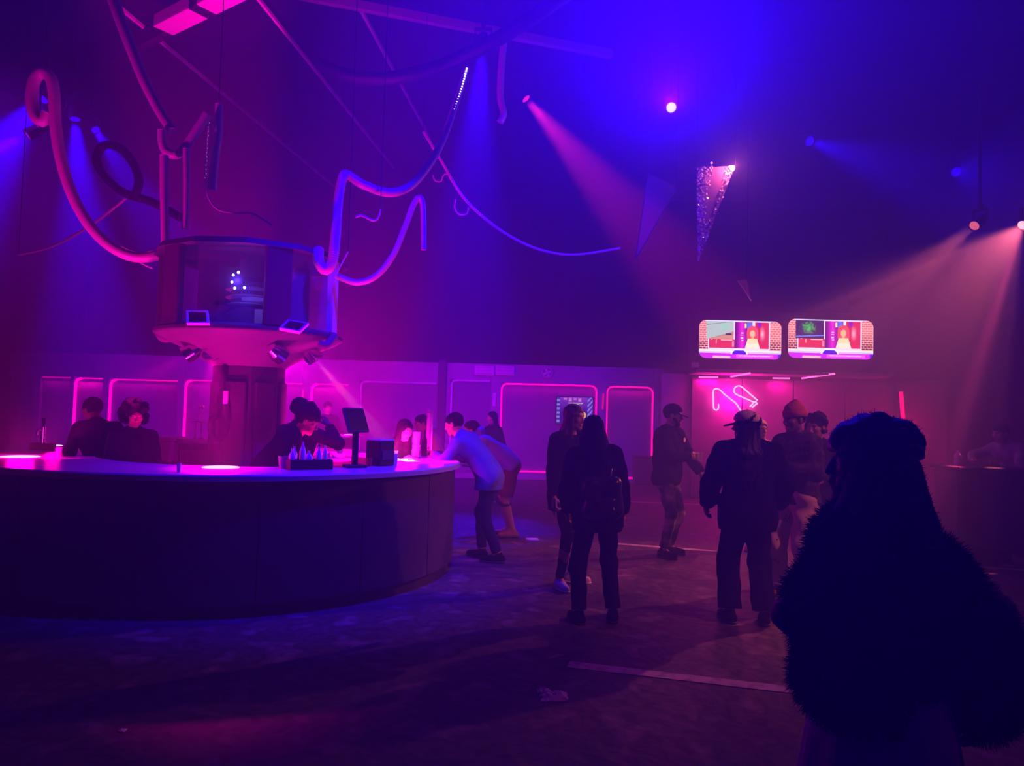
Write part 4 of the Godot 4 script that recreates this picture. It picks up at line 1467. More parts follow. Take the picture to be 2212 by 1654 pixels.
func make_head() -> void:
	var p := [
		E(Vector3(0, 0.032, -0.014), Vector3(0.075, 0.086, 0.096), 0.02), E(Vector3(0, -0.028, 0.016), Vector3(0.063, 0.084, 0.074), 0.03),
		C(Vector3(-0.045, -0.062, 0.005), Vector3(-0.012, -0.1, 0.058), 0.022, 0.018, 0.025), C(Vector3(0.045, -0.062, 0.005), Vector3(0.012, -0.1, 0.058), 0.022, 0.018, 0.025),
		E(Vector3(0, -0.1, 0.064), Vector3(0.02, 0.017, 0.018), 0.015),
		C(Vector3(-0.038, 0.024, 0.075), Vector3(0.038, 0.024, 0.075), 0.011, 0.011, 0.015),
		E(Vector3(-0.04, -0.022, 0.06), Vector3(0.024, 0.022, 0.02), 0.02), E(Vector3(0.04, -0.022, 0.06), Vector3(0.024, 0.022, 0.02), 0.02),
		E(Vector3(-0.031, 0.0, 0.096), Vector3(0.019, 0.012, 0.018), 0.010, true), E(Vector3(0.031, 0.0, 0.096), Vector3(0.019, 0.012, 0.018), 0.010, true),
		E(Vector3(-0.031, 0.0, 0.071), Vector3(0.0135, 0.0115, 0.0135), 0.003), E(Vector3(0.031, 0.0, 0.071), Vector3(0.0135, 0.0115, 0.0135), 0.003),
		C(Vector3(0, 0.014, 0.084), Vector3(0, -0.034, 0.106), 0.007, 0.011, 0.012), E(Vector3(-0.012, -0.04, 0.094), Vector3(0.009, 0.008, 0.01), 0.006), E(Vector3(0.012, -0.04, 0.094), Vector3(0.009, 0.008, 0.01), 0.006),
		C(Vector3(-0.019, -0.066, 0.081), Vector3(0.019, -0.066, 0.081), 0.006, 0.006, 0.007), C(Vector3(-0.016, -0.077, 0.08), Vector3(0.016, -0.077, 0.08), 0.007, 0.007, 0.007),
		C(Vector3(-0.022, -0.0715, 0.092), Vector3(0.022, -0.0715, 0.092), 0.0022, 0.0022, 0.003, true),
		E(Vector3(-0.078, -0.008, -0.012), Vector3(0.011, 0.032, 0.02), 0.008), E(Vector3(0.078, -0.008, -0.012), Vector3(0.011, 0.032, 0.02), 0.008),
		C(Vector3(0, -0.07, -0.024), Vector3(0, -0.165, -0.036), 0.05, 0.055, 0.02),
	]
	head_shape = net(p, 0.0042)
	for v in head_shape.v:
		var k := 0
		if v.z > 0.06:
			var ex := Vector2(absf(v.x) - 0.031, v.y)
			if absf(ex.x) < 0.0125 and absf(ex.y) < 0.0055 and v.z < 0.09: k = 3 if absf(ex.x) < 0.0055 else 2
			elif v.y < -0.06 and v.y > -0.085 and absf(v.x) < 0.024 and v.z > 0.082: k = 1
			elif absf(v.y - 0.027 + absf(absf(v.x) - 0.03) * 0.12) < 0.0045 and absf(absf(v.x) - 0.03) < 0.02: k = 4
		head_kind.append(k)


func make_hand(how: String) -> void:
	# wrist at the origin, fingers along +y, palm towards +z, thumb on the +x side
	var curl: float = {"relaxed": 0.42, "flat": 0.10, "grip": 0.95}[how]
	var p := [
		C(Vector3(0, -0.02, 0), Vector3(0, 0.02, 0), 0.024, 0.025, 0.012),
		C(Vector3(-0.026, 0.025, 0), Vector3(-0.033, 0.082, 0), 0.013, 0.012, 0.014), C(Vector3(-0.008, 0.025, 0), Vector3(-0.011, 0.088, 0), 0.014, 0.012, 0.014),
		C(Vector3(0.01, 0.025, 0), Vector3(0.011, 0.09, 0), 0.014, 0.012, 0.014), C(Vector3(0.026, 0.025, 0), Vector3(0.032, 0.086, 0), 0.013, 0.012, 0.014),
	]
	var lens := [0.062, 0.078, 0.084, 0.076]
	for k in 4:
		var q := Vector3(-0.033 + 0.0217 * k, [0.082, 0.088, 0.09, 0.086][k], 0)
		var g := 0.15 + curl * 0.75
		for s in 3:
			var l: float = lens[k] * [0.46, 0.31, 0.23][s]
			var d := Vector3((k - 1.5) * 0.05 * (1.0 - curl), cos(g), sin(g)).normalized()
			p.append(C(q, q + d * l, [0.0098, 0.0088, 0.008][s], [0.0088, 0.008, 0.0068][s], 0.004))
			q += d * l
			g += curl * [1.15, 0.8, 0.0][s]
	var t0 := Vector3(0.024, 0.018, 0.006)
	var t1 := Vector3(0.046, 0.045, 0.018 + 0.014 * curl)
	var t2 := t1 + Vector3(0.012 - 0.02 * curl, 0.028, 0.008 + 0.016 * curl)
	var t3 := t2 + Vector3(0.002 - 0.022 * curl, 0.022, 0.006 + 0.006 * curl)
	p.append_array([C(t0, t1, 0.016, 0.0125, 0.012), C(t1, t2, 0.0115, 0.0098, 0.004), C(t2, t3, 0.0098, 0.008, 0.004)])
	hand_shapes[how] = net(p, 0.0038)


func bend(a: Vector3, b: Vector3, l1: float, l2: float, hint: Vector3) -> Array:
	# two bones from a towards b: [middle joint, end joint]
	var d := b - a
	var l := clampf(d.length(), absf(l1 - l2) + 0.01, l1 + l2 - 0.002)
	var u := d.normalized()
	var x := (l1 * l1 - l2 * l2 + l * l) / (2.0 * l)
	var h := sqrt(maxf(l1 * l1 - x * x, 0.0))
	var w := (hint - u * hint.dot(u)).normalized()
	return [a + u * x + w * h, a + u * l]


func tint(m: MB, c: Color) -> MB:
	m.col.resize(m.v.size())
	m.col.fill(c)
	return m


var skin_mat: StandardMaterial3D


func mat_of(key: String, c: Color, rough := 0.9) -> Material:
	if not M.has(key):
		M[key] = cloth(c)
		M[key].roughness = rough
	return M[key]


# o: label, at (Vector3 on the floor), yaw (degrees, 0 faces the camera's side), h (height), girth, lean (forward, sideways degrees),
# hand_l / hand_r (wrist places in the figure's own frame at 1.70 m), foot_l / foot_r, look (yaw, pitch, roll of the head), skin, top, legs, shoes, hair, hat, cell
func person(o: Dictionary) -> Node3D:
	if head_shape == null:
		make_head()
		for k in ["relaxed", "flat", "grip"]: make_hand(k)
		skin_mat = plain(Color(1, 1, 1), 0.55)
		skin_mat.vertex_color_use_as_albedo = true
	var s: float = o.get("h", 1.7) / 1.755
	var g: float = o.get("girth", 1.0)
	var wide: float = o.get("shoulders", 1.0)
	var cell: float = o.get("cell", 0.018)
	var t := thing("person", o.label, "person", o.at, deg_to_rad(o.get("yaw", 0.0)), o.get("group", ""))
	# joints
	var lean: Array = o.get("lean", [0.0, 0.0])
	var drop: float = o.get("drop", 0.0)
	var shift: Vector3 = o.get("shift", Vector3.ZERO)
	var hp := Vector3(0, 0.93 - drop, 0) + shift
	var up := Basis(Vector3.BACK, deg_to_rad(-lean[1])) * Basis(Vector3.RIGHT, deg_to_rad(lean[0]))
	var curve := Basis(Vector3.RIGHT, deg_to_rad(o.get("hunch", 4.0)))
	var lower := up
	up = up * curve
	var wa := hp + lower * Vector3(0, 0.16, 0)
	var ch := wa + up * Vector3(0, 0.20, 0.005)
	var nk := ch + up * Vector3(0, 0.185, -0.005)
	var look: Array = o.get("look", [0.0, 0.0, 0.0])
	var hb := Basis(Vector3.UP, deg_to_rad(look[0])) * Basis(Vector3.RIGHT, deg_to_rad(lean[0] * 0.35 + look[1])) * Basis(Vector3.BACK, deg_to_rad(look[2]))
	var hd := nk + up * Vector3(0, 0.06, 0.01) + hb * Vector3(0, 0.095, 0.02)
	var J := {}
	for sd in ["l", "r"]:
		var x := 1.0 if sd == "l" else -1.0
		var sh := ch + up * Vector3(x * 0.172 * wide, 0.115, -0.01)
		var wr: Vector3 = o.get("hand_" + sd, sh + Vector3(x * 0.06, -0.52, 0.06))
		var eh: Vector3 = o.get("elbow_" + sd, Vector3(x * 0.5, -0.2, -1.0))
		var arm := bend(sh, wr, 0.285, 0.255, eh)
		var hj := hp + lower * Vector3(x * 0.085, -0.03, 0)
		var an: Vector3 = o.get("foot_" + sd, Vector3(x * 0.10, 0.085, -0.02))
		var leg := bend(hj, an, 0.425, 0.425, o.get("knee_" + sd, Vector3(x * 0.15, 0, 1.0)))
		J[sd] = [sh, arm[0], arm[1], hj, leg[0], leg[1]]
	# skin
	var skin: Color = o.get("skin", Color(0.42, 0.24, 0.17))
	var torso := func(pad: float) -> Array:
		var a := []
		for x in [-1.0, 1.0]:
			a.append(C((ch + up * Vector3(x * 0.085 * wide, 0.05, 0)), (wa + up * Vector3(x * 0.06, 0, 0)), 0.108 * g + pad, 0.095 * g + pad, 0.05))
			a.append(C((wa + up * Vector3(x * 0.06, 0, 0)), hp + lower * Vector3(x * 0.075, -0.02, 0), 0.095 * g + pad, 0.112 * g + pad, 0.05))
			a.append(C(nk + up * Vector3(x * 0.03, -0.03, -0.01), J["l" if x > 0 else "r"][0], 0.05 + pad, 0.055 + pad, 0.05))
		if o.get("female", false):
			for x in [-1.0, 1.0]: a.append(E(ch + up * Vector3(x * 0.07, 0.005, 0.078 * g), Vector3(0.06, 0.06, 0.045) + Vector3.ONE * pad, 0.07))
		return a
	var b: Array = torso.call(-0.012)
	for sd in ["l", "r"]:
		var q: Array = J[sd]
		b.append_array([C(q[0], q[1], 0.047, 0.038, 0.03), C(q[1], q[2], 0.038, 0.026, 0.02), C(q[3], q[4], 0.08 * g, 0.052, 0.03), C(q[4], q[4].lerp(q[5], 0.35), 0.05, 0.053, 0.02), C(q[4].lerp(q[5], 0.35), q[5], 0.053, 0.036, 0.02)])
		b.append(C(q[5], q[5] + foot_dir(o, sd) * 0.14 + Vector3(0, -0.055, 0), 0.036, 0.026, 0.02))
	b.append(C(nk, hd + hb * Vector3(0, -0.1, -0.03), 0.052, 0.048, 0.03))
	var body := tint(net(b, cell), skin)
	var k0 := body.v.size()
	body.add(tint_head(skin, o.get("lips", Color(0.35, 0.10, 0.10))), Transform3D(hb * (1.0 if not o.get("female", false) else 0.96), hd))
	for sd in ["l", "r"]:
		var q: Array = J[sd]
		var d: Vector3 = (q[2] - q[1]).normalized()
		var palm: Vector3 = o.get("palm_" + sd, Vector3(-1.0 if sd == "l" else 1.0, 0, 0.2))
		var z := (palm - d * palm.dot(d)).normalized()
		var xx := d.cross(z)
		# the thumb lies forward of a hanging hand: mirrored for the other side
		var thumb := xx if sd == "r" else -xx
		var hm: MB = hand_shapes[o.get("grip_" + sd, "relaxed")]
		var hb2 := Basis(thumb, d, z)
		var hc := MB.new()
		hc.add(hm)
		if hb2.determinant() < 0:
			for a in range(0, hc.i.size(), 3):
				var w := hc.i[a + 1]
				hc.i[a + 1] = hc.i[a + 2]
				hc.i[a + 2] = w
		body.add(tint(hc, skin), Transform3D(hb2, q[2] + d * 0.01))
	var fit := Transform3D(Basis.from_scale(Vector3.ONE * s), Vector3.ZERO)
	part(t, "body", sized(body, fit), skin_mat, "", true)
	# clothes
	if o.has("top"):
		var w: Dictionary = o.top
		var pad: float = w.get("pad", 0.012)
		var a: Array = torso.call(pad)
		var cuts := []
		var sl: float = w.get("sleeve", 0.95)
		for sd in ["l", "r"]:
			var q: Array = J[sd]
			if sl > 0.5:
				var cuff: Vector3 = q[1].lerp(q[2], sl)
				a.append_array([C(q[0], q[1], 0.058 + pad, 0.049 + pad, 0.03), C(q[1], cuff, 0.049 + pad, 0.036 + pad, 0.03)])
				cuts.append([cuff, q[2] - q[1], 0.075])
			else:
				a.append(C(q[0], q[0].lerp(q[1], sl * 2.0), 0.058 + pad, 0.055 + pad, 0.03))
				cuts.append([q[0].lerp(q[1], sl * 2.0), q[1] - q[0], 0.1])
		var hem: float = w.get("hem", 0.10)
		if hem > 0.12:
			var fl: float = w.get("flare", 0.0)
			for x in [-1.0, 1.0]:
				a.append(C(hp + Vector3(x * 0.07, -0.02, 0), hp + Vector3(x * (0.08 + fl * 0.5), -hem - 0.02, 0), 0.118 * g + pad, 0.112 * g + pad + fl, 0.05))
			a.append(C(hp + Vector3(0, -0.02, 0), hp + Vector3(0, -hem - 0.02, 0), 0.12 * g + pad, 0.12 * g + pad + fl, 0.05))
		if w.has("prims"):
			a = w.prims
			cuts = w.get("cuts", [])
		var hn: Vector3 = lower * Vector3.DOWN if hem <= 0.12 else Vector3.DOWN
		if not w.has("prims"): cuts.append([hp + hn * hem, hn, 0.34])
		if w.has("prims"):
			pass
		elif w.get("hood", false):
			a.append(E(nk + up * Vector3(0, 0.01, -0.10), Vector3(0.11, 0.07, 0.06), 0.03))
			a.append(C(nk + up * Vector3(-0.07, 0.03, -0.04), nk + up * Vector3(0.07, 0.03, -0.04), 0.05, 0.05, 0.03))
		else:
			a.append(C(nk + up * Vector3(0, -0.03, -0.005), nk + up * Vector3(0, 0.05, 0.0), 0.066, 0.06, 0.03))
			cuts.append([nk + up * Vector3(0, w.get("collar", 0.045), 0), up * Vector3(0, 1, 0.25), 0.085])
		part(t, w.get("called", "jacket"), sized(net(a, cell * 0.85, cuts, w.get("fold", 0.006)), fit), w.mat, w.get("label", ""), true)
	if o.has("legs"):
		var w: Dictionary = o.legs
		var pad: float = w.get("pad", 0.010)
		var a := []
		var cuts := []
		var len: float = w.get("length", 0.97)
		for x in [-1.0, 1.0]:
			a.append(C(wa + lower * Vector3(x * 0.06, -0.05, 0), hp + lower * Vector3(x * 0.075, -0.03, 0), 0.092 * g + pad, 0.108 * g + pad, 0.04))
		for sd in ["l", "r"]:
			var q: Array = J[sd]
			var end: Vector3 = q[4].lerp(q[5], (len - 0.5) * 2.0) if len > 0.5 else q[3].lerp(q[4], len * 2.0)
			var flare: float = w.get("flare", 0.0)
			if len > 0.5:
				a.append_array([C(q[3], q[4], 0.082 * g + pad, 0.058 + pad + flare * 0.4, 0.03), C(q[4], end + (q[5] - q[4]).normalized() * 0.02, 0.058 + pad + flare * 0.4, 0.042 + pad + flare, 0.03)])
				cuts.append([end, q[5] - q[4], 0.11])
			else:
				a.append(C(q[3], end + (q[4] - q[3]).normalized() * 0.03, 0.082 * g + pad, 0.07 + pad + flare, 0.03))
				cuts.append([end, q[4] - q[3], 0.12])
		part(t, w.get("called", "trousers"), sized(net(a, cell * 0.85, cuts, w.get("fold", 0.005), 30.0), fit), w.mat, w.get("label", ""), true)
	if o.has("shoes"):
		for sd in ["l", "r"]:
			var q: Array = J[sd]
			var fd := foot_dir(o, sd)
			var fy: float = q[5].y - 0.085
			var heel: Vector3 = q[5] + Vector3(0, -0.045, 0) - fd * 0.035
			var toe: Vector3 = q[5] + Vector3(0, -0.052, 0) + fd * 0.165
			var sa := [C(heel, q[5] + fd * 0.06 + Vector3(0, -0.045, 0), 0.046, 0.046, 0.02), C(q[5] + fd * 0.06 + Vector3(0, -0.05, 0), toe, 0.047, 0.036, 0.02), C(q[5] + Vector3(0, 0.0, 0), q[5] + Vector3(0, -0.04, 0), 0.044, 0.046, 0.02)]
			var fl := Vector3(q[5].x, fy + 0.018, q[5].z)
			var sh := part(t, "shoe", sized(net(sa, 0.013, [[fl, Vector3.DOWN, 0.3]]), fit), o.shoes, "", true)
			var so := [C(heel + Vector3(0, -0.03, 0), q[5] + fd * 0.06 + Vector3(0, -0.075, 0), 0.050, 0.051, 0.02), C(q[5] + fd * 0.06 + Vector3(0, -0.075, 0), toe + Vector3(0, -0.024, 0), 0.051, 0.041, 0.02)]
			part(sh, "sole", sized(net(so, 0.012, [[fl + Vector3(0, 0.006, 0), Vector3.UP, 0.3], [Vector3(fl.x, fy + 0.002, fl.z), Vector3.DOWN, 0.3]]), fit), o.get("sole", M.black), "", true)
	var hx := Transform3D(hb, hd)
	if o.has("hair"):
		hair(t, o.hair, hx, fit, up, nk)
	if o.has("hat"):
		hat(t, o.hat, hx, fit)
	t.set_meta("hx", fit * hx)
	var jj := {}
	for sd in ["l", "r"]:
		jj[sd] = []
		for q in J[sd]: jj[sd].append(q * s)
	jj["ch"] = ch * s; jj["nk"] = nk * s; jj["hp"] = hp * s; jj["up"] = up; jj["s"] = s; jj["head"] = Transform3D(hb, hd * s)
	last = jj
	return t


var last := {}


func foot_dir(o: Dictionary, sd: String) -> Vector3:
	var d: float = o.get("toe_" + sd, 12.0 if sd == "l" else -12.0)
	return Vector3(sin(deg_to_rad(d)), 0, cos(deg_to_rad(d)))


func sized(m: MB, x: Transform3D) -> MB:
	m.v = x * m.v
	return m


func tint_head(skin: Color, lips: Color) -> MB:
	var m := MB.new()
	m.add(head_shape)
	var cs := [skin, lips, Color(0.7, 0.68, 0.66), Color(0.02, 0.015, 0.01), skin * 0.18]
	m.col.resize(m.v.size())
	for a in m.v.size(): m.col[a] = cs[head_kind[a]]
	return m


func hair(t: Node3D, w: Dictionary, hx: Transform3D, fit: Transform3D, up: Basis, nk: Vector3) -> void:
	var style: String = w.style
	var a := [E(Vector3(0, 0.036, -0.022), Vector3(0.087, 0.094, 0.104), 0.02)]
	var cell: float = w.get("cell", 0.010)
	if style == "short":
		a.append(E(Vector3(0, -0.045, 0.075), Vector3(0.085, 0.09, 0.085), 0.012, true))
		a.append(E(Vector3(0, -0.14, -0.02), Vector3(0.14, 0.10, 0.14), 0.012, true))
	elif style == "tied":
		a.append(E(Vector3(0, -0.045, 0.075), Vector3(0.08, 0.09, 0.085), 0.012, true))
		a.append(E(Vector3(0, -0.15, 0.0), Vector3(0.14, 0.10, 0.14), 0.012, true))
		a.append(E(Vector3(0, 0.05, -0.14), Vector3(0.04, 0.045, 0.045), 0.015))
	elif style == "own":
		a = w.prims
	elif style == "hood":
		a = [E(Vector3(0, 0.03, -0.02), Vector3(0.108, 0.118, 0.125), 0.02), C(Vector3(0, -0.08, -0.04), Vector3(0, -0.14, -0.05), 0.10, 0.11, 0.04), E(Vector3(0, -0.015, 0.105), Vector3(0.072, 0.095, 0.085), 0.015, true)]
	elif style == "curly":
		var rng := RandomNumberGenerator.new()
		rng.seed = w.get("seed", 3)
		var big: float = w.get("big", 1.0)
		for k in 46:
			var d := Vector3(rng.randfn(), rng.randfn() * 0.9 + 0.1, rng.randfn() - 0.3).normalized()
			if d.z > 0.35 and d.y < 0.5: continue
			if d.y < -0.5: d.y = -0.5
			a.append(E(Vector3(0, 0.02, -0.03) + d * Vector3(0.10, 0.11, 0.11) * big, Vector3.ONE * (0.026 + rng.randf() * 0.016) * big, 0.015))
		a.append(E(Vector3(0, -0.04, 0.085), Vector3(0.066, 0.085, 0.075), 0.01, true))
	else:
		# long: a mass that falls behind (and beside) the head
		var len: float = w.get("length", 0.42)
		var wd: float = w.get("wide", 0.085)
		var back: float = w.get("back", -0.075)
		var inv := hx.affine_inverse()
		var down := (hx.basis.inverse() * Vector3.DOWN)
		var bk := hx.basis.inverse() * (up * Vector3(0, 0, -1))
		var rng := RandomNumberGenerator.new()
		rng.seed = w.get("seed", 5)
		var n := 9
		for k in n:
			var u := (float(k) / (n - 1)) * 2.0 - 1.0
			var p0 := Vector3(u * 0.072, -0.02, -0.06 + 0.05 * u * u)
			var p1: Vector3 = p0 + down * len * 0.45 + Vector3(u * (wd - 0.05), 0, 0) + bk * (w.get("push", 0.035) + 0.02 * (1 - u * u))
			var p2: Vector3 = p0 + down * len * (0.92 + 0.12 * rng.randf()) + Vector3(u * (wd - 0.045), 0, 0) + bk * (0.05 + w.get("behind", 0.02)) + Vector3(rng.randfn(), 0, rng.randfn()) * 0.012
			a.append(C(p0, p1, 0.034, 0.034 * w.get("full", 1.0), 0.03))
			a.append(C(p1, p2, 0.034 * w.get("full", 1.0), 0.014, 0.03))
		if w.get("front", false):
			for u in [-1.0, 1.0]:
				a.append(C(Vector3(u * 0.07, 0.02, 0.02), Vector3(u * 0.085, -0.09, 0.025), 0.026, 0.026, 0.02))
				a.append(C(Vector3(u * 0.085, -0.09, 0.025), Vector3(u * 0.09, -0.09, 0.02) + down * len * 0.45, 0.026, 0.012, 0.02))
		a.insert(1, E(Vector3(0, -0.045, 0.085), Vector3(0.064, 0.098, 0.08), 0.012, true))
	var m := net(a, cell, [], w.get("fold", 0.004), 60.0)
	if style != "hood" and style != "own":
		# locks: shallow furrows that run down the hair
		for q in m.v.size():
			var v := m.v[q]
			var g := atan2(v.x, v.z + 0.02)
			m.v[q] = v + m.n[q] * (0.0025 * sin(g * 34.0 + 2.0 * sin(v.y * 30.0)) + 0.0018 * sin(g * 71.0 - v.y * 25.0))
		smooth_normals(m)
	for q in m.v.size(): m.n[q] = (hx.basis * m.n[q]).normalized()
	m.v = fit * (hx * m.v)
	part(t, "hood" if style == "hood" else "hair", m, w.get("mat", M.hair), w.get("label", ""), true)


func hat(t: Node3D, w: Dictionary, hx: Transform3D, fit: Transform3D) -> void:
	var m: MB
	var turn := func(b: MB) -> MB:
		for q in b.v.size(): b.n[q] = (hx.basis * b.n[q]).normalized()
		b.v = fit * (hx * b.v)
		return b
	if w.style == "cap":
		var bx := Basis(Vector3.UP, deg_to_rad(w.get("turn", 0.0)))
		m = net([E(Vector3(0, 0.052, -0.012), Vector3(0.093, 0.084, 0.110), 0.01)], 0.008, [[Vector3(0, 0.040, 0), Vector3.DOWN, 0.4]])
		var c := part(t, "cap", turn.call(m), w.mat, w.get("label", ""), true)
		var br := net([E(bx * Vector3(0, 0.015, 0.105), Vector3(0.078, 0.06, 0.088) if absf(w.get("turn", 0.0)) < 45 else Vector3(0.09, 0.02, 0.075), 0.01)], 0.007, [[Vector3(0, 0.046, 0), Vector3(0, 1, 0.3), 0.5], [Vector3(0, 0.034, 0), Vector3(0, -1, -0.3), 0.5]])
		part(c, "peak", turn.call(br), w.mat, "", true)
		part(c, "button", turn.call(net([E(Vector3(0, 0.136, -0.012), Vector3(0.011, 0.006, 0.011), 0.003)], 0.004)), w.mat, "", true)
	else:
		m = net([E(Vector3(0, 0.065, -0.02), Vector3(0.096, 0.105, 0.112), 0.02), C(Vector3(0, 0.10, -0.02), Vector3(0, 0.155, -0.035), 0.06, 0.035, 0.03)], 0.008, [[Vector3(0, 0.052, 0), Vector3.DOWN, 0.4]], 0.002, 120.0)
		var c2 := part(t, "beanie", turn.call(m), w.mat, w.get("label", ""), true)
		var band := MB.new()
		var prof := [Vector2(0.097, 0.03), Vector2(0.104, 0.035), Vector2(0.105, 0.075), Vector2(0.098, 0.082)]
		band.lathe(prof, 28, Transform3D(Basis.from_scale(Vector3(0.98, 1, 1.14)), Vector3(0, 0, -0.02)), true)
		part(c2, "turn_up", turn.call(band), w.mat, "", true)


func ground(x: float, y: float) -> Vector3:
	return on_y(x, y, 0.0)


func floor_at(x: float, depth: float) -> Vector3:
	var p := at(x, 900, depth)
	return Vector3(p.x, 0, p.z)


func facing(dx: float, dz: float) -> float:
	return rad_to_deg(atan2(dx, dz))


func hand_place(t: Node3D, sd: String, along := 0.09, aside := 0.0) -> Vector3:
	# the hollow of that hand, in the hall
	var d: Vector3 = (last[sd][2] - last[sd][1]).normalized()
	return t.transform * (last[sd][2] + d * along + Vector3(0, aside, 0))


func cup(label: String, p: Vector3, r: float, h: float, mat: Material, category := "cup", called := "cup", group := "") -> Node3D:
	# p: the middle of its base
	var t := thing(called, label, category, p, 0.0, group)
	var x := Transform3D(Basis.IDENTITY, p)
	part(t, "wall", MB.new().lathe([Vector2(0, 0), Vector2(r * 0.78, 0), Vector2(r, h), Vector2(r * 0.93, h), Vector2(r * 0.72, 0.008), Vector2(0, 0.008)], 16, x), mat)
	part(t, "rim", MB.new().lathe([Vector2(r * 0.95, h - 0.004), Vector2(r * 1.03, h - 0.003), Vector2(r * 1.03, h + 0.003), Vector2(r * 0.95, h + 0.003)], 16, x), mat)
	return t


func people() -> void:
	var black := mat_of("black_cloth", Color(0.010, 0.010, 0.012))
	var black2 := mat_of("black_cloth_b", Color(0.018, 0.016, 0.020))
	var denim := mat_of("denim", Color(0.025, 0.025, 0.04))
	var darkshoe := mat_of("dark_shoe", Color(0.012, 0.012, 0.012), 0.5)
	var pale := Color(0.45, 0.27, 0.20)
	var tan_ := Color(0.34, 0.19, 0.12)
	var brown := Color(0.13, 0.07, 0.045)
	var t: Node3D
	# --- behind the bar
	person({label = "broad bartender in black with cropped hair, leaning on the far-side counter beside the curly head", at = floor_at(236, 7.35), yaw = facing(-0.8, -0.5), h = 1.72, girth = 1.1, shoulders = 1.1, lean = [20.0, 0.0], hunch = 8.0, skin = brown, look = [10.0, 8.0, 0.0],
		hand_l = Vector3(0.24, 1.13, 0.30), hand_r = Vector3(-0.24, 1.13, 0.42), top = {mat = black, fold = 0.006}, legs = {mat = black}, shoes = darkshoe, hair = {style = "short"}, cell = 0.02})
	person({label = "bartender with a big head of curly hair, face turned to the pod's column", at = floor_at(290, 7.2), yaw = facing(0.5, 0.9), h = 1.60, female = true, skin = pale, look = [10.0, 10.0, 0.0], hand_l = Vector3(0.16, 1.0, 0.26), hand_r = Vector3(-0.16, 1.0, 0.26),
		top = {mat = black2, fold = 0.006}, legs = {mat = black}, shoes = darkshoe, hair = {style = "curly", big = 1.22, seed = 8}, cell = 0.02})
	person({label = "bartender in dark clothes stooping to the side right in front of the pod's column", at = floor_at(566, 6.9), yaw = facing(1.0, -0.15), h = 1.74, girth = 1.12, lean = [26.0, 0.0], hunch = 14.0, skin = tan_, look = [0.0, 14.0, 0.0], hand_l = Vector3(0.16, 0.98, 0.52), hand_r = Vector3(-0.16, 1.0, 0.48),
		top = {mat = black, hem = 0.08}, legs = {mat = black}, shoes = darkshoe, hair = {style = "short"}, hat = {style = "beanie", mat = black}, cell = 0.02})
	person({label = "bartender in black seen from behind with one arm raised beside the column", at = floor_at(642, 7.25), yaw = facing(0.35, -1.0), h = 1.70, skin = brown, hand_r = Vector3(-0.24, 1.48, 0.20), elbow_r = Vector3(-0.8, -0.6, 0.1), hand_l = Vector3(0.2, 1.05, 0.30), look = [-15.0, 0.0, 0.0],
		top = {mat = black2}, legs = {mat = black}, shoes = darkshoe, hair = {style = "short"}, cell = 0.02})
	person({label = "server with short dark hair in a dark collared top, standing behind the lit high table", at = floor_at(706, 14.9), yaw = facing(0.35, 1.0), h = 1.76, skin = pale, look = [10.0, 8.0, 0.0], hand_l = Vector3(0.22, 1.05, 0.2), hand_r = Vector3(-0.22, 1.05, 0.2),
		top = {mat = black2, called = "shirt"}, legs = {mat = black}, shoes = darkshoe, hair = {style = "short"}, cell = 0.026})
	person({label = "bartender with long straight black hair bending over the brightest patch of the counter", at = floor_at(826, 8.25), yaw = facing(0.85, 0.5), h = 1.60, female = true, lean = [24.0, 0.0], hunch = 10.0, skin = pale, look = [-14.0, 10.0, 0.0], hand_l = Vector3(0.12, 1.16, 0.46), hand_r = Vector3(-0.12, 1.16, 0.46),
		elbow_l = Vector3(0.8, -0.3, -0.6), elbow_r = Vector3(-0.8, -0.3, -0.6), top = {mat = black}, legs = {mat = black}, shoes = darkshoe, hair = {style = "long", length = 0.50, wide = 0.075}, cell = 0.018})
	person({label = "customer in a pale hooded top across the bar, half hidden by a tall bottle", at = floor_at(952, 10.0), yaw = facing(-1.0, 0.45), h = 1.62, skin = pale, lean = [14.0, 0.0], hunch = 14.0, look = [0.0, 8.0, 0.0], hand_l = Vector3(0.14, 1.12, 0.34), hand_r = Vector3(-0.14, 1.12, 0.34),
		top = {mat = mat_of("pale_cloth", Color(0.40, 0.36, 0.38)), called = "hooded_top", hood = true}, legs = {mat = denim}, shoes = darkshoe, hair = {style = "short"}, cell = 0.024})
	# --- at the bar's end
	person({label = "man in a blue pullover and dark jeans leaning with both arms on the bar's end", at = ground(1052, 1209), yaw = facing(-0.95, -0.30), h = 1.74, skin = pale, lean = [30.0, 4.0], hunch = 12.0, look = [0.0, 4.0, 0.0], hand_l = Vector3(0.10, 1.12, 0.62), hand_r = Vector3(-0.14, 1.12, 0.60), elbow_l = Vector3(0.7, -0.6, -0.3), elbow_r = Vector3(-0.7, -0.6, -0.3),
		foot_l = Vector3(0.10, 0.085, -0.16), foot_r = Vector3(-0.10, 0.085, 0.10), top = {mat = mat_of("blue_grey", Color(0.10, 0.13, 0.50)), called = "pullover", hem = 0.16, fold = 0.010, pad = 0.016}, legs = {mat = denim}, shoes = darkshoe, hair = {style = "short"}, cell = 0.016})
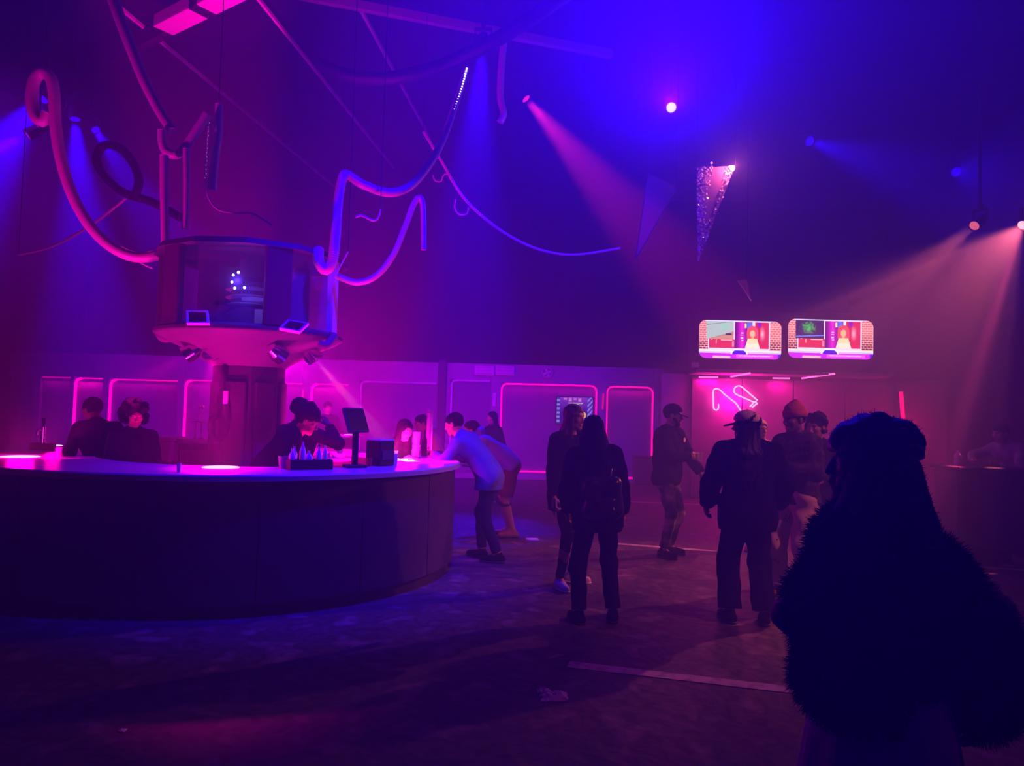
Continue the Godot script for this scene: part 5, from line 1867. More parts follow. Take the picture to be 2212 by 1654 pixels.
	person({label = "man in a blue hooded top and knee-length shorts stooping behind another at the bar", at = ground(1098, 1158), yaw = facing(-0.97, 0.05), h = 1.78, skin = pale, lean = [44.0, 0.0], hunch = 16.0, look = [0.0, -14.0, 0.0], hand_l = Vector3(0.12, 0.95, 0.62), hand_r = Vector3(-0.12, 0.98, 0.60),
		foot_l = Vector3(0.10, 0.085, -0.05), foot_r = Vector3(-0.10, 0.085, -0.02), top = {mat = mat_of("pale_blue", Color(0.11, 0.14, 0.55)), called = "hooded_top", hood = true, hem = 0.07, fold = 0.010, pad = 0.018}, legs = {mat = mat_of("maroon", Color(0.06, 0.015, 0.02)), called = "shorts", length = 0.46, flare = 0.03}, shoes = mat_of("tan_shoe", Color(0.35, 0.22, 0.15)), hair = {style = "short"}, cell = 0.016})
	person({label = "far woman in black with dark tied-back hair, past the stooping man in shorts", at = floor_at(1068, 12.9), yaw = facing(-0.75, 0.6), h = 1.64, female = true, skin = pale, hand_r = Vector3(-0.10, 1.32, 0.22), hand_l = Vector3(0.2, 0.95, 0.15),
		top = {mat = black}, legs = {mat = black}, shoes = darkshoe, hair = {style = "long", length = 0.3, wide = 0.06}, cell = 0.024})
	# --- the pair in the middle of the floor
	t = person({label = "woman with light loose hair in a long black coat and white trainers", at = ground(1222, 1266), yaw = facing(0.62, 0.78), h = 1.70, female = true, skin = pale,
		look = [16.0, 4.0, 0.0], hand_r = Vector3(-0.25, 0.86, 0.08), hand_l = Vector3(0.2, 0.98, 0.2), foot_l = Vector3(0.16, 0.085, -0.10), foot_r = Vector3(-0.12, 0.085, 0.04), toe_r = -20.0, toe_l = 35.0, grip_r = "grip",
		top = {mat = black, called = "coat", hem = 0.20, pad = 0.02, collar = 0.0}, legs = {mat = black, pad = 0.0}, shoes = mat_of("white_shoe", Color(0.62, 0.60, 0.60)), sole = M.white,
		hair = {style = "long", length = 0.34, wide = 0.095, front = true, full = 1.15, mat = plain(Color(0.07, 0.035, 0.02), 0.5), label = "light brown hair"}, cell = 0.014})
	solo("phone", "phone with a lit edge in the hand of the woman in white trainers", "phone", MB.new().box(hand_place(t, "r", 0.085), Vector3(0.012, 0.15, 0.072), Basis(Vector3.RIGHT, 0.3), 0.004), M.blackgloss)
	t = person({label = "woman with long black hair seen from behind with a small glossy backpack", at = ground(1286, 1343), yaw = facing(-0.12, -1.0), h = 1.60, lean = [0.0, 4.0], female = true, skin = tan_, hand_l = Vector3(0.24, 0.92, 0.12), hand_r = Vector3(-0.25, 0.90, 0.10), foot_l = Vector3(0.15, 0.085, -0.03), foot_r = Vector3(-0.15, 0.085, 0.0),
		top = {mat = black2, hem = 0.16, pad = 0.022, fold = 0.008}, legs = {mat = black2, flare = 0.012}, shoes = darkshoe, hair = {style = "long", length = 0.56, wide = 0.105, full = 1.25, push = 0.085, behind = 0.18}, cell = 0.014})
	backpack(t)
	# --- the man with the cup
	t = person({label = "bearded man in a dark cap and jacket holding a cup to his chest", at = ground(1438, 1199), yaw = facing(0.72, 0.62), h = 1.76, girth = 1.10, shoulders = 1.12, skin = pale, look = [24.0, 4.0, 0.0], hand_r = Vector3(-0.02, 1.16, 0.30), elbow_r = Vector3(-1.0, -0.5, -0.3), hand_l = Vector3(0.26, 0.95, 0.30), elbow_l = Vector3(0.8, -0.2, -0.8),
		palm_r = Vector3(1.0, 0.0, 0.4), grip_r = "grip", grip_l = "grip", foot_r = Vector3(-0.13, 0.085, 0.04), foot_l = Vector3(0.14, 0.085, -0.04), top = {mat = mat_of("charcoal", Color(0.014, 0.014, 0.017)), hem = 0.12, pad = 0.022, fold = 0.009},
		legs = {mat = washed(), called = "jeans", label = "dark jeans washed pale on the thighs"}, shoes = darkshoe, hair = {style = "short"}, hat = {style = "cap", mat = mat_of("cap_cloth", Color(0.02, 0.018, 0.02))}, cell = 0.015})
	beard(t)
	var cp := hand_place(t, "r", 0.075)
	cup("clear plastic cup held by the bearded man in the cap", cp + t.basis * Vector3(0.01, -0.055, 0.045), 0.036, 0.11, M.glass)
	solo("chest_badge", "small white emblem on the jacket of the bearded man", "emblem", MB.new().lathe([Vector2(0.028, 0), Vector2(0.026, 0.004), Vector2(0, 0.005)], 14, t.transform * Transform3D(last.up * Basis(Vector3.RIGHT, PI / 2), last.ch + last.up * Vector3(0.11, 0.06, 0.136))), M.white)
	# --- the group before the kiosk
	t = person({label = "person in a white cap with long dark curls and wide black trousers, back turned", at = ground(1612, 1346), yaw = facing(0.05, -1.0), h = 1.665, female = true, girth = 1.08, shoulders = 1.18, skin = tan_, look = [62.0, -2.0, 0.0], hand_l = Vector3(0.30, 0.95, 0.16), hand_r = Vector3(-0.28, 0.95, 0.14), foot_l = Vector3(0.13, 0.085, 0.02), foot_r = Vector3(-0.14, 0.085, -0.02),
		top = {mat = black, hem = 0.16, pad = 0.035, fold = 0.010}, legs = {mat = black, flare = 0.035, pad = 0.02}, shoes = darkshoe, hair = {style = "long", length = 0.52, wide = 0.24, full = 2.0, push = 0.07, behind = 0.11, seed = 9, fold = 0.010}, hat = {style = "cap", mat = mat_of("white_cap", Color(0.60, 0.55, 0.52))}, cell = 0.014})
	person({label = "person with a cream hood up, hidden behind the one in the white cap", at = ground(1636, 1190), yaw = facing(-0.3, 1.0), h = 1.60, skin = pale, look = [40.0, 0.0, 0.0], hand_l = Vector3(0.15, 1.0, 0.25), hand_r = Vector3(-0.15, 1.0, 0.25),
		top = {mat = mat_of("cream", Color(0.55, 0.48, 0.40)), called = "hooded_top"}, legs = {mat = denim}, shoes = mat_of("cream_shoe", Color(0.5, 0.42, 0.35)), hair = {style = "hood", mat = mat_of("cream", Color(0.55, 0.48, 0.40)), label = "cream hood"}, cell = 0.02})
	t = person({label = "person in a rust-orange beanie, dark patterned jacket and pale loose trousers", at = ground(1722, 1288), yaw = facing(-0.85, 0.50), h = 1.735, skin = brown, look = [-8.0, 4.0, 0.0], hand_l = Vector3(0.10, 1.18, 0.30), hand_r = Vector3(-0.12, 1.14, 0.30), elbow_l = Vector3(0.8, -0.7, -0.2), elbow_r = Vector3(-0.8, -0.7, -0.2), grip_l = "grip",
		foot_r = Vector3(-0.12, 0.085, 0.12), foot_l = Vector3(0.12, 0.085, -0.06), top = {mat = camouflage(), hem = 0.10, pad = 0.028, fold = 0.009, label = "dark patterned jacket"}, legs = {mat = mat_of("pale_pants", Color(0.52, 0.44, 0.42)), pad = 0.03, flare = 0.03, fold = 0.011, label = "pale loose trousers"}, shoes = mat_of("tan_shoe", Color(0.35, 0.22, 0.15)), hair = {style = "short"},
		hat = {style = "beanie", mat = mat_of("rust", Color(0.42, 0.13, 0.05)), label = "rust-orange beanie"}, cell = 0.014})
	solo("cigarette", "white stick held by the person in the orange beanie", "cigarette", MB.new().tube([hand_place(t, "l", 0.10), hand_place(t, "l", 0.10) + Vector3(-0.09, -0.035, 0.05)], 0.005, 8), M.white)
	t = person({label = "curly-haired person in a dark coat with a hand to the face, beyond the fur jacket", at = floor_at(1768, 7.2), yaw = facing(-0.75, 0.75), h = 1.66, skin = tan_, look = [-4.0, 4.0, 0.0], hand_r = Vector3(-0.06, 1.40, 0.24), elbow_r = Vector3(-0.6, -0.9, 0.2), hand_l = Vector3(0.14, 1.10, 0.26), palm_r = Vector3(0.6, 0, -0.8), grip_r = "grip",
		top = {mat = black2, called = "coat", hem = 0.34, pad = 0.024, flare = 0.03}, legs = {mat = black}, shoes = darkshoe, hair = {style = "curly", big = 1.0, seed = 4}, cell = 0.016})
	# --- far side
	person({label = "hazy figure in a pale shirt reaching over a dark high table beyond the fur jacket", at = floor_at(2200, 9.3), yaw = facing(-0.95, 0.25), h = 1.70, skin = pale, lean = [16.0, 0.0], hunch = 10.0, look = [0.0, 10.0, 0.0], hand_r = Vector3(-0.16, 1.20, 0.56), hand_l = Vector3(0.16, 1.16, 0.50), elbow_r = Vector3(-0.6, 0.2, -0.6),
		top = {mat = mat_of("shirt_pale", Color(0.42, 0.40, 0.44)), called = "shirt", fold = 0.009}, legs = {mat = black}, shoes = darkshoe, hair = {style = "short"}, cell = 0.02})
	fur_woman()


func washed() -> Material:
	if not M.has("washed"):
		var m := cloth(Color(1, 1, 1), 5.0)
		var g := Gradient.new()
		g.offsets = [0.0, 0.45, 0.62, 1.0]
		g.colors = [Color(0.16, 0.16, 0.22), Color(0.20, 0.20, 0.26), Color(0.62, 0.60, 0.56), Color(0.78, 0.75, 0.68)]
		m.albedo_color = Color(1, 1, 1)
		m.albedo_texture = noise_tex(0.012, 256, false, g, 1.0, 14)
		m.uv1_scale = Vector3.ONE * 1.3
		M.washed = m
	return M.washed


func camouflage() -> Material:
	if not M.has("camouflage"):
		var m := cloth(Color(1, 1, 1), 5.0)
		var g := Gradient.new()
		g.interpolation_mode = Gradient.GRADIENT_INTERPOLATE_CONSTANT
		g.offsets = [0.0, 0.42, 0.55, 0.68]
		g.colors = [Color(0.10, 0.10, 0.08), Color(0.26, 0.24, 0.18), Color(0.16, 0.15, 0.10), Color(0.36, 0.33, 0.27)]
		m.albedo_color = Color(1, 1, 1)
		m.albedo_texture = noise_tex(0.03, 256, false, g, 1.0, 6)
		m.uv1_scale = Vector3.ONE * 2.0
		M.camouflage = m
	return M.camouflage


func beard(t: Node3D) -> void:
	var x: Transform3D = last.head
	var s: float = last.s
	var m := net([C(Vector3(-0.052, -0.05, 0.02), Vector3(-0.016, -0.102, 0.058), 0.024, 0.023, 0.02), C(Vector3(0.052, -0.05, 0.02), Vector3(0.016, -0.102, 0.058), 0.024, 0.023, 0.02), C(Vector3(-0.02, -0.112, 0.062), Vector3(0.02, -0.112, 0.062), 0.024, 0.024, 0.02),
		C(Vector3(-0.024, -0.056, 0.080), Vector3(0.024, -0.056, 0.080), 0.010, 0.010, 0.01)], 0.006, [], 0.002, 90.0)
	for q in m.v.size(): m.n[q] = (x.basis * m.n[q]).normalized()
	m.v = x * Transform3D(Basis.from_scale(Vector3.ONE * s), Vector3.ZERO) * m.v
	part(t, "beard", m, M.hair, "", true)


func backpack(t: Node3D) -> void:
	# hangs on the shoulders: a thing of its own
	var o := thing("backpack", "small glossy dark backpack on the woman with long black hair", "backpack", t.transform * (last.ch + last.up * Vector3(0, -0.14, -0.2)), t.rotation.y)
	var x := t.transform * Transform3D(last.up, last.ch + last.up * Vector3(0, -0.19, -0.185))
	var gloss := plain(Color(0.03, 0.03, 0.035), 0.28)
	var b := net([C(Vector3(-0.08, 0.07, 0), Vector3(0.08, 0.07, 0), 0.065, 0.065, 0.03), C(Vector3(-0.085, -0.11, 0), Vector3(0.085, -0.11, 0), 0.068, 0.068, 0.03), C(Vector3(-0.085, 0.07, 0), Vector3(-0.085, -0.11, 0), 0.065, 0.068, 0.03), C(Vector3(0.085, 0.07, 0), Vector3(0.085, -0.11, 0), 0.065, 0.068, 0.03)], 0.010, [], 0.004, 40.0)
	part(o, "bag", MB.new().add(b, x), gloss)
	var pk := net([C(Vector3(-0.05, -0.05, -0.06), Vector3(0.05, -0.05, -0.06), 0.035, 0.035, 0.03), C(Vector3(-0.05, -0.12, -0.06), Vector3(0.05, -0.12, -0.06), 0.035, 0.035, 0.03)], 0.010)
	part(o, "pocket", MB.new().add(pk, x), gloss)
	for sd in [-1.0, 1.0]:
		var p := [Vector3(sd * 0.07, 0.12, 0.02), Vector3(sd * 0.10, 0.19, 0.08), Vector3(sd * 0.115, 0.20, 0.16), Vector3(sd * 0.125, 0.14, 0.26)]
		var w := []
		for q in p: w.append(x * q)
		part(o, "strap", MB.new().tube(spline(w, 0.03), 0.014, 8), gloss)
	part(o, "plate", MB.new().box(x * Vector3(0.085, 0.085, -0.062), Vector3(0.055, 0.012, 0.006), x.basis, 0.002), M.palesteel)
	part(o, "zip_pull", MB.new().box(x * Vector3(0.07, -0.02, -0.099), Vector3(0.008, 0.035, 0.004), x.basis, 0.001), M.chrome)


func fur_woman() -> void:
	var black := mat_of("black_cloth", Color(0.010, 0.010, 0.012))
	var fur := plain(Color(0.004, 0.004, 0.005), 0.95)
	fur.specular_mode = BaseMaterial3D.SPECULAR_DISABLED
	var p := floor_at(1905, 1.95)
	var yaw := facing(-0.35, -1.0)
	var inv := Transform3D(Basis(Vector3.UP, deg_to_rad(yaw)), p).affine_inverse()
	var q := func(x: float, y: float, d: float) -> Vector3: return (inv * at(x, y, d)) * (1.755 / 1.60)
	var a := []
	for e in [[1880, 1190, 1.97, 0.145, 1925, 1290, 1.97, 0.165], [1925, 1290, 1.97, 0.165, 1925, 1385, 1.97, 0.165], [1845, 1195, 1.90, 0.115, 1790, 1325, 1.86, 0.10], [1790, 1325, 1.86, 0.10, 1818, 1470, 1.84, 0.105], [1818, 1470, 1.84, 0.105, 1872, 1492, 1.84, 0.092],
			[1990, 1225, 2.0, 0.115, 2085, 1375, 2.0, 0.115], [2085, 1375, 2.0, 0.115, 2128, 1515, 1.98, 0.098]]:
		a.append(C(q.call(e[0], e[1], e[2]), q.call(e[4], e[5], e[6]), e[3], e[7], 0.05))
	var t := person({label = "nearest woman, back turned, in a black fur jacket, headband and violet skirt", at = p, yaw = yaw, h = 1.60, female = true, shoulders = 0.84, skin = Color(0.10, 0.055, 0.04), look = [52.0, 2.0, 0.0], hunch = 2.0,
		hand_l = q.call(1835, 1490, 1.86), elbow_l = Vector3(0.35, 0.0, 1.0), hand_r = q.call(2128, 1500, 1.98), elbow_r = Vector3(-0.6, 0.1, -0.6),
		top = {mat = fur, called = "fur_jacket", prims = a, fold = 0.012}, legs = {mat = black}, shoes = black, cell = 0.016})
	var s: float = last.s
	# skirt, lathed in gathers
	var hp: Vector3 = last.hp
	var sk := MB.new()
	var n := 64
	var rows := [[0.06, 0.165], [-0.06, 0.195], [-0.25, 0.225], [-0.45, 0.25]]
	for row in rows.size() - 1:
		for w in n:
			var pt := []
			for e in [[row, w], [row, w + 1], [row + 1, w + 1], [row + 1, w]]:
				var g: float = TAU * float(e[1]) / n
				var r: float = rows[e[0]][1] * (1.0 + 0.02 * e[0] * sin(g * 11.0))
				pt.append(hp + Vector3(sin(g) * r, rows[e[0]][0], cos(g) * r * 0.82))
			sk.quad(pt[0], pt[1], pt[2], pt[3], Vector3(pt[0].x - hp.x, 0, pt[0].z - hp.z))
	part(t, "skirt", sk, mat_of("violet_cloth", Color(0.42, 0.20, 0.46)), "violet skirt", true)
	# hat of tight curls with a shining band, and the hair that falls over the back
	var hx: Transform3D = last.head
	var hm := plain(Color(0.006, 0.005, 0.007), 0.8)
	var rng0 := RandomNumberGenerator.new()
	var hi := hx.affine_inverse()
	var hq := func(x: float, y: float, d: float) -> Vector3: return hi * (inv * at(x, y, d))
	var own := [E(Vector3(0, 0.036, -0.022), Vector3(0.089, 0.085, 0.106), 0.02)]
	rng0.seed = 21
	for k in 60:
		var d := Vector3(rng0.randfn(), absf(rng0.randfn()) * 0.7 + 0.1, rng0.randfn() - 0.2).normalized()
		own.append(E(Vector3(0, 0.028, -0.025) + d * Vector3(0.082, 0.078, 0.098), Vector3.ONE * (0.017 + rng0.randf() * 0.010), 0.012))
	own.append(E(Vector3(0, -0.05, 0.085), Vector3(0.066, 0.085, 0.078), 0.01, true))
	for e in [[1885, 970, 2.0, 0.080, 1905, 1050, 2.02, 0.100], [1905, 1050, 2.02, 0.100, 1918, 1150, 2.02, 0.122], [1918, 1150, 2.02, 0.122, 1925, 1240, 2.0, 0.105], [1868, 1010, 1.94, 0.035, 1848, 1120, 1.92, 0.05], [1848, 1120, 1.92, 0.05, 1850, 1210, 1.92, 0.05]]:
		own.append(C(hq.call(e[0], e[1], e[2]), hq.call(e[4], e[5], e[6]), e[3], e[7], 0.03))
	for k in 70:
		var v := rng0.randf()
		var g := rng0.randf() * TAU
		var r := lerpf(0.085, 0.125, v)
		own.append(E(hq.call(lerpf(1885, 1920, v), lerpf(980, 1230, v), 2.01) + hi.basis * inv.basis * Vector3(cos(g) * r, 0, sin(g) * r), Vector3.ONE * (0.018 + 0.012 * rng0.randf()), 0.015))
	hair(t, {style = "own", prims = own, mat = hm, cell = 0.008, fold = 0.0}, hx, Transform3D.IDENTITY, last.up, last.nk)
	var band := MB.new().lathe([Vector2(0.094, 0.012), Vector2(0.101, 0.018), Vector2(0.101, 0.046), Vector2(0.094, 0.052)], 40, hx * Transform3D(Basis(Vector3.RIGHT, -0.10) * Basis.from_scale(Vector3(0.95, 1, 1.16)), Vector3(0, 0.0, -0.02)), true)
	part(t, "headband", band, plain(Color(0.03, 0.03, 0.04), 0.45), "dark band with a blue sheen", true)
	# fur: short tapered hairs over the jacket, and frizz over the hair
	var rng := RandomNumberGenerator.new()
	rng.seed = 77
	for who in t.get_children():
		var nm := String(who.name)
		if not (nm.begins_with("fur_jacket") or nm.begins_with("hair")): continue
		var is_fur := nm.begins_with("fur_jacket")
		var arr: Array = who.mesh.surface_get_arrays(0)
		var v: PackedVector3Array = arr[Mesh.ARRAY_VERTEX]
		var nn: PackedVector3Array = arr[Mesh.ARRAY_NORMAL]
		var ix: PackedInt32Array = arr[Mesh.ARRAY_INDEX]
		var st := MB.new()
		var w := 0.0016 if is_fur else 0.0011
		for k in 3:
			var a3 := Vector3(cos(TAU * k / 3), 0, sin(TAU * k / 3)) * w
			var b := Vector3(cos(TAU * (k + 1) / 3), 0, sin(TAU * (k + 1) / 3)) * w
			var o := (a3 + b).normalized()
			var m1 := Vector3(0.0, 0.55, 0.0025)
			st.quad(a3, b, m1 + b * 0.7, m1 + a3 * 0.7, o)
			st.flat(m1 + a3 * 0.7, m1 + b * 0.7, Vector3(0, 1.0, 0.009), o)
		var count := 20000 if is_fur else 4000
		var mm := MultiMesh.new()
		mm.transform_format = MultiMesh.TRANSFORM_3D
		mm.mesh = st.mesh()
		mm.instance_count = count
		for k in count:
			var f := (rng.randi() % (ix.size() / 3)) * 3
			var u := rng.randf()
			var u2 := rng.randf()
			if u + u2 > 1.0:
				u = 1.0 - u; u2 = 1.0 - u2
			var pos := v[ix[f]] + (v[ix[f + 1]] - v[ix[f]]) * u + (v[ix[f + 2]] - v[ix[f]]) * u2
			var d := (nn[ix[f]] + Vector3(0, -0.45 if is_fur else 0.1, 0) + Vector3(rng.randfn(), rng.randfn(), rng.randfn()) * 0.35).normalized()
			var l: float = (0.022 + 0.018 * rng.randf()) if is_fur else (0.006 + 0.012 * rng.randf() * rng.randf())
			var sx := d.cross(Vector3(0.3, 1, 0.2)).normalized()
			var tw := Basis(d, rng.randf() * TAU)
			mm.set_instance_transform(k, Transform3D(tw * Basis(sx, d * l, sx.cross(d)), pos - d * 0.003))
		var mi := MultiMeshInstance3D.new()
		mi.name = "fur" if is_fur else "frizz"
		mi.multimesh = mm
		mi.material_override = fur if is_fur else hm
		mi.set_meta("kind", "stuff")
		who.add_child(mi, true)


# ------------------------------------------------------------------ things on and about the bar, and on the floor
func bottle(label: String, p: Vector3, h: float, r: float, mat: Material, group := "") -> Node3D:
	var t := thing("bottle", label, "bottle", p, 0.0, group)
	var x := Transform3D(Basis.IDENTITY, p)
	part(t, "glass", MB.new().lathe([Vector2(0, 0), Vector2(r * 0.9, 0), Vector2(r, 0.01), Vector2(r, h * 0.58), Vector2(r * 0.85, h * 0.66), Vector2(r * 0.36, h * 0.78), Vector2(r * 0.33, h * 0.95)], 14, x, true), mat)
	part(t, "cap", MB.new().lathe([Vector2(r * 0.38, h * 0.93), Vector2(r * 0.38, h), Vector2(0, h)], 12, x), M.black)
	return t


func crumple(c: Vector3, w: float, d: float, hgt: float, sd: int, n := 7) -> MB:
	# a crumpled sheet: an uneven facetted patch with a rim that touches the ground
	var f := FastNoiseLite.new()
	f.seed = sd
	f.frequency = 0.28
	var g := []
	for a in n + 1:
		var row := []
		for b in n + 1:
			var u := float(a) / n * 2 - 1
			var v := float(b) / n * 2 - 1
			var e := 1.0 - maxf(absf(u), absf(v))
			var jx := f.get_noise_2d(a * 3.0, b * 3.0 + 50) * 0.35
			var jz := f.get_noise_2d(a * 3.0 + 90, b * 3.0) * 0.35
			row.append(c + Vector3((u + jx) * w / 2, 0.004 + hgt * clampf(e * 1.6, 0, 1) * (0.55 + f.get_noise_2d(a * 5.0, b * 5.0)), (v + jz) * d / 2))
		g.append(row)
	var m := MB.new()
	for a in n:
		for b in n:
			m.flat(g[a][b], g[a + 1][b], g[a + 1][b + 1], Vector3.UP)
			m.flat(g[a][b], g[a + 1][b + 1], g[a][b + 1], Vector3.UP)
			var k := Vector3(0, -0.0035, 0)
			m.flat(g[a][b] + k, g[a + 1][b] + k, g[a + 1][b + 1] + k, Vector3.DOWN)
			m.flat(g[a][b] + k, g[a + 1][b + 1] + k, g[a][b + 1] + k, Vector3.DOWN)
	return m


func bar_goods() -> void:
	var top := BAR_TOP
	var clear: Material = M.glass
	var palep := plain(Color(0.62, 0.62, 0.64), 0.35)
	# two units inside the ring, left of the column
	var a0 := at(319, 943, 7.95)
	var a1 := at(381, 943, 7.95)
	var mid := (a0 + a1) / 2
	var t := thing("ice_chest", "pale round-cornered ice chest inside the bar beside the curly-haired bartender", "ice chest", Vector3(mid.x, 0, mid.z - 0.15))
	var w := a1.x - a0.x
	part(t, "stand", MB.new().box(Vector3(mid.x + 0.02, 0.5, mid.z - 0.18), Vector3(w - 0.08, 1.0, 0.34), Basis.IDENTITY, 0.01), M.black)
	part(t, "chest", MB.new().prism(ring_poly(w, 0.36, 0.08), 0.22, Transform3D(Basis(Vector3.RIGHT, -PI / 2), Vector3(mid.x, 1.20, mid.z - 0.18)) ), palep)
	part(t, "lid", MB.new().prism(ring_poly(w + 0.02, 0.38, 0.09), 0.04, Transform3D(Basis(Vector3.RIGHT, -PI / 2), Vector3(mid.x, 1.245, mid.z - 0.18))), palep)
	a0 = at(385, 945, 7.95)
	a1 = at(462, 945, 7.95)
	mid = (a0 + a1) / 2
	w = a1.x - a0.x
	t = thing("fridge", "dark under-counter fridge inside the bar next to the pale ice chest", "fridge", Vector3(mid.x, 0, mid.z - 0.2))
	part(t, "body", MB.new().box(Vector3(mid.x, 0.59, mid.z - 0.22), Vector3(w, 1.18, 0.42), Basis.IDENTITY, 0.012), M.pod)
	part(t, "worktop", MB.new().box(Vector3(mid.x, 1.205, mid.z - 0.22), Vector3(w + 0.04, 0.05, 0.46), Basis.IDENTITY, 0.012), M.counter)
	part(t, "door", MB.new().box(Vector3(mid.x, 0.62, mid.z + 0.0), Vector3(w - 0.05, 1.0, 0.03), Basis.IDENTITY, 0.01), plain(Color(0.12, 0.12, 0.14), 0.4))
	part(t, "door_handle", MB.new().tube([Vector3(mid.x - w * 0.38, 0.85, mid.z + 0.035), Vector3(mid.x - w * 0.38, 1.08, mid.z + 0.035)], 0.01, 8), M.chrome)
	# little rack with legs and a pair of long spoons on the fridge
	var b := Vector3(at(424, 945, 8.05).x, 1.23, -8.1)
	t = thing("rack", "little two-legged metal rack standing on the fridge, long bar spoons above it", "rack", b)
	part(t, "shelf", MB.new().box(b + Vector3(0, 0.19, 0), Vector3(0.13, 0.015, 0.08), Basis.IDENTITY, 0.004), M.palesteel)
	for s in [-0.028, 0.028]:
		part(t, "leg", MB.new().tube([b + Vector3(s * 1.25, 0, 0), b + Vector3(s, 0.185, 0)], 0.010, 8), M.palesteel)
		part(t, "foot", MB.new().lathe([Vector2(0, 0), Vector2(0.022, 0), Vector2(0.022, 0.012), Vector2(0, 0.02)], 10, Transform3D(Basis.IDENTITY, b + Vector3(s * 1.25, 0, 0))), M.palesteel)
	for s in [-0.02, 0.015]:
		t = thing("bar_spoon", ["long bar spoon standing on the little rack, the outer one", "long bar spoon standing on the little rack, beside the outer one"][0 if s < 0 else 1], "spoon", b + Vector3(s, 0.198, 0))
		part(t, "stem", MB.new().tube([b + Vector3(s, 0.198, 0), b + Vector3(s + 0.02, 0.33, 0)], 0.005, 6), M.palesteel)
		part(t, "bowl", MB.new().sphere(b + Vector3(s + 0.022, 0.35, 0), 0.016, 10, Vector3(1, 1.5, 0.5)), M.palesteel)
	# far left of the ring
	var p := on_ring(-101.0, 1.95, top)
	t = thing("tap", "small dark beer tap on the far-side counter near the view's edge", "tap", p)
	part(t, "base", MB.new().box(p + Vector3(0, 0.035, 0), Vector3(0.22, 0.07, 0.14), Basis.IDENTITY, 0.01), M.pod)
	part(t, "column", MB.new().tube([p + Vector3(0.0, 0.06, 0), p + Vector3(0.0, 0.24, 0)], 0.028, 12), M.chrome)
	part(t, "spout", MB.new().tube(spline([p + Vector3(0, 0.2, 0.02), p + Vector3(0, 0.21, 0.09), p + Vector3(0, 0.16, 0.11)], 0.02), 0.011, 8), M.chrome)
	part(t, "handle", MB.new().tube([p + Vector3(0, 0.24, 0.0), p + Vector3(0.01, 0.34, 0.02)], [0.010, 0.018], 8), M.black)
	# front counter
	cup("single small shot glass at the front edge of the counter before the ice chest", on_y(386, 1019, top), 0.018, 0.065, palep, "glass", "shot_glass")
	cup("dull square-looking cup on the counter in front of the stooping bartender", on_y(613, 1011, top), 0.05, 0.10, plain(Color(0.3, 0.28, 0.32), 0.5))
	p = on_y(622, 1012, top)
	bottle("slim bottle just behind the dull cup on the counter", p + Vector3(0.02, 0, -0.10), 0.20, 0.026, palep)
	# caddy of bottles
	p = on_y(668, 1013, top)
	var yaw := 0.55
	t = thing("caddy", "low dark bar caddy on the counter, holding pale bottles", "caddy", p, yaw)
	var cb := Basis(Vector3.UP, yaw)
	part(t, "tray", MB.new().box(p + Vector3(0, 0.008, 0), Vector3(0.36, 0.016, 0.15), cb, 0.004), M.black)
	for e in [[0, 0.072, 0.36, 0.006], [0, -0.072, 0.36, 0.006], [0.177, 0, 0.006, 0.15], [-0.177, 0, 0.006, 0.15]]:
		part(t, "side", MB.new().box(p + cb * Vector3(e[0], 0.045, e[1]), Vector3(e[2], 0.075, e[3]), cb, 0.002), M.black)
	var names := ["pale bottle in the dark caddy, nearest the stooping bartender", "tallest pale bottle in the dark caddy", "squat pale bottle in the middle of the dark caddy", "pale bottle in the dark caddy, second from the screen stand", "slim pale bottle in the dark caddy, nearest the screen stand"]
	for k in 5:
		bottle(names[k], p + cb * Vector3(-0.14 + 0.07 * k, 0.017, 0.03 * (1 if k % 2 else -1)), [0.17, 0.235, 0.15, 0.19, 0.20][k], [0.027, 0.026, 0.032, 0.026, 0.021][k], palep, "bottles in the caddy")
	# small serving table inside the ring with bowls
	p = Vector3(at(716, 970, 8.2).x, 0, -8.2)
	t = thing("service_table", "small round service table inside the bar, with bowls on it", "table", p)
	var x := Transform3D(Basis.IDENTITY, p)
	part(t, "tabletop", MB.new().lathe([Vector2(0, 1.03), Vector2(0.21, 1.03), Vector2(0.22, 1.04), Vector2(0.22, 1.055), Vector2(0.21, 1.06), Vector2(0, 1.06)], 28, x), M.counter)
	part(t, "leg", MB.new().tube([p + Vector3(0, 0.02, 0), p + Vector3(0, 1.04, 0)], 0.03, 10), M.black)
	part(t, "foot", MB.new().lathe([Vector2(0, 0), Vector2(0.18, 0), Vector2(0.17, 0.02), Vector2(0, 0.035)], 24, x), M.black)
	cup("wide pink-lit bowl on the service table, the nearer one", p + Vector3(-0.07, 1.06, 0.08), 0.085, 0.06, palep, "bowl", "bowl")
	cup("small cup behind the bowl on the service table", p + Vector3(0.08, 1.06, -0.06), 0.035, 0.11, palep)
	cup("wide bowl on the service table, the one beside the screen stand", p + Vector3(0.10, 1.06, 0.09), 0.075, 0.05, palep, "bowl", "bowl")
	# till screen on its stand, seen edge-on
	p = on_y(766, 1009, top)
	t = thing("till_screen", "till screen on a dark post, seen almost edge-on, beside the service table", "till", p)
	part(t, "foot", MB.new().box(p + Vector3(0, 0.012, 0), Vector3(0.18, 0.024, 0.18), Basis(Vector3.UP, 0.5), 0.006), M.black)
	part(t, "post", MB.new().box(p + Vector3(0, 0.17, 0), Vector3(0.05, 0.31, 0.05), Basis(Vector3.UP, 0.5), 0.008), M.black)
	var sb := Basis(Vector3.UP, 1.15) * Basis(Vector3.RIGHT, -0.35)
	part(t, "screen_case", MB.new().box(p + Vector3(-0.005, 0.42, 0), Vector3(0.30, 0.23, 0.03), sb, 0.008), M.pod)
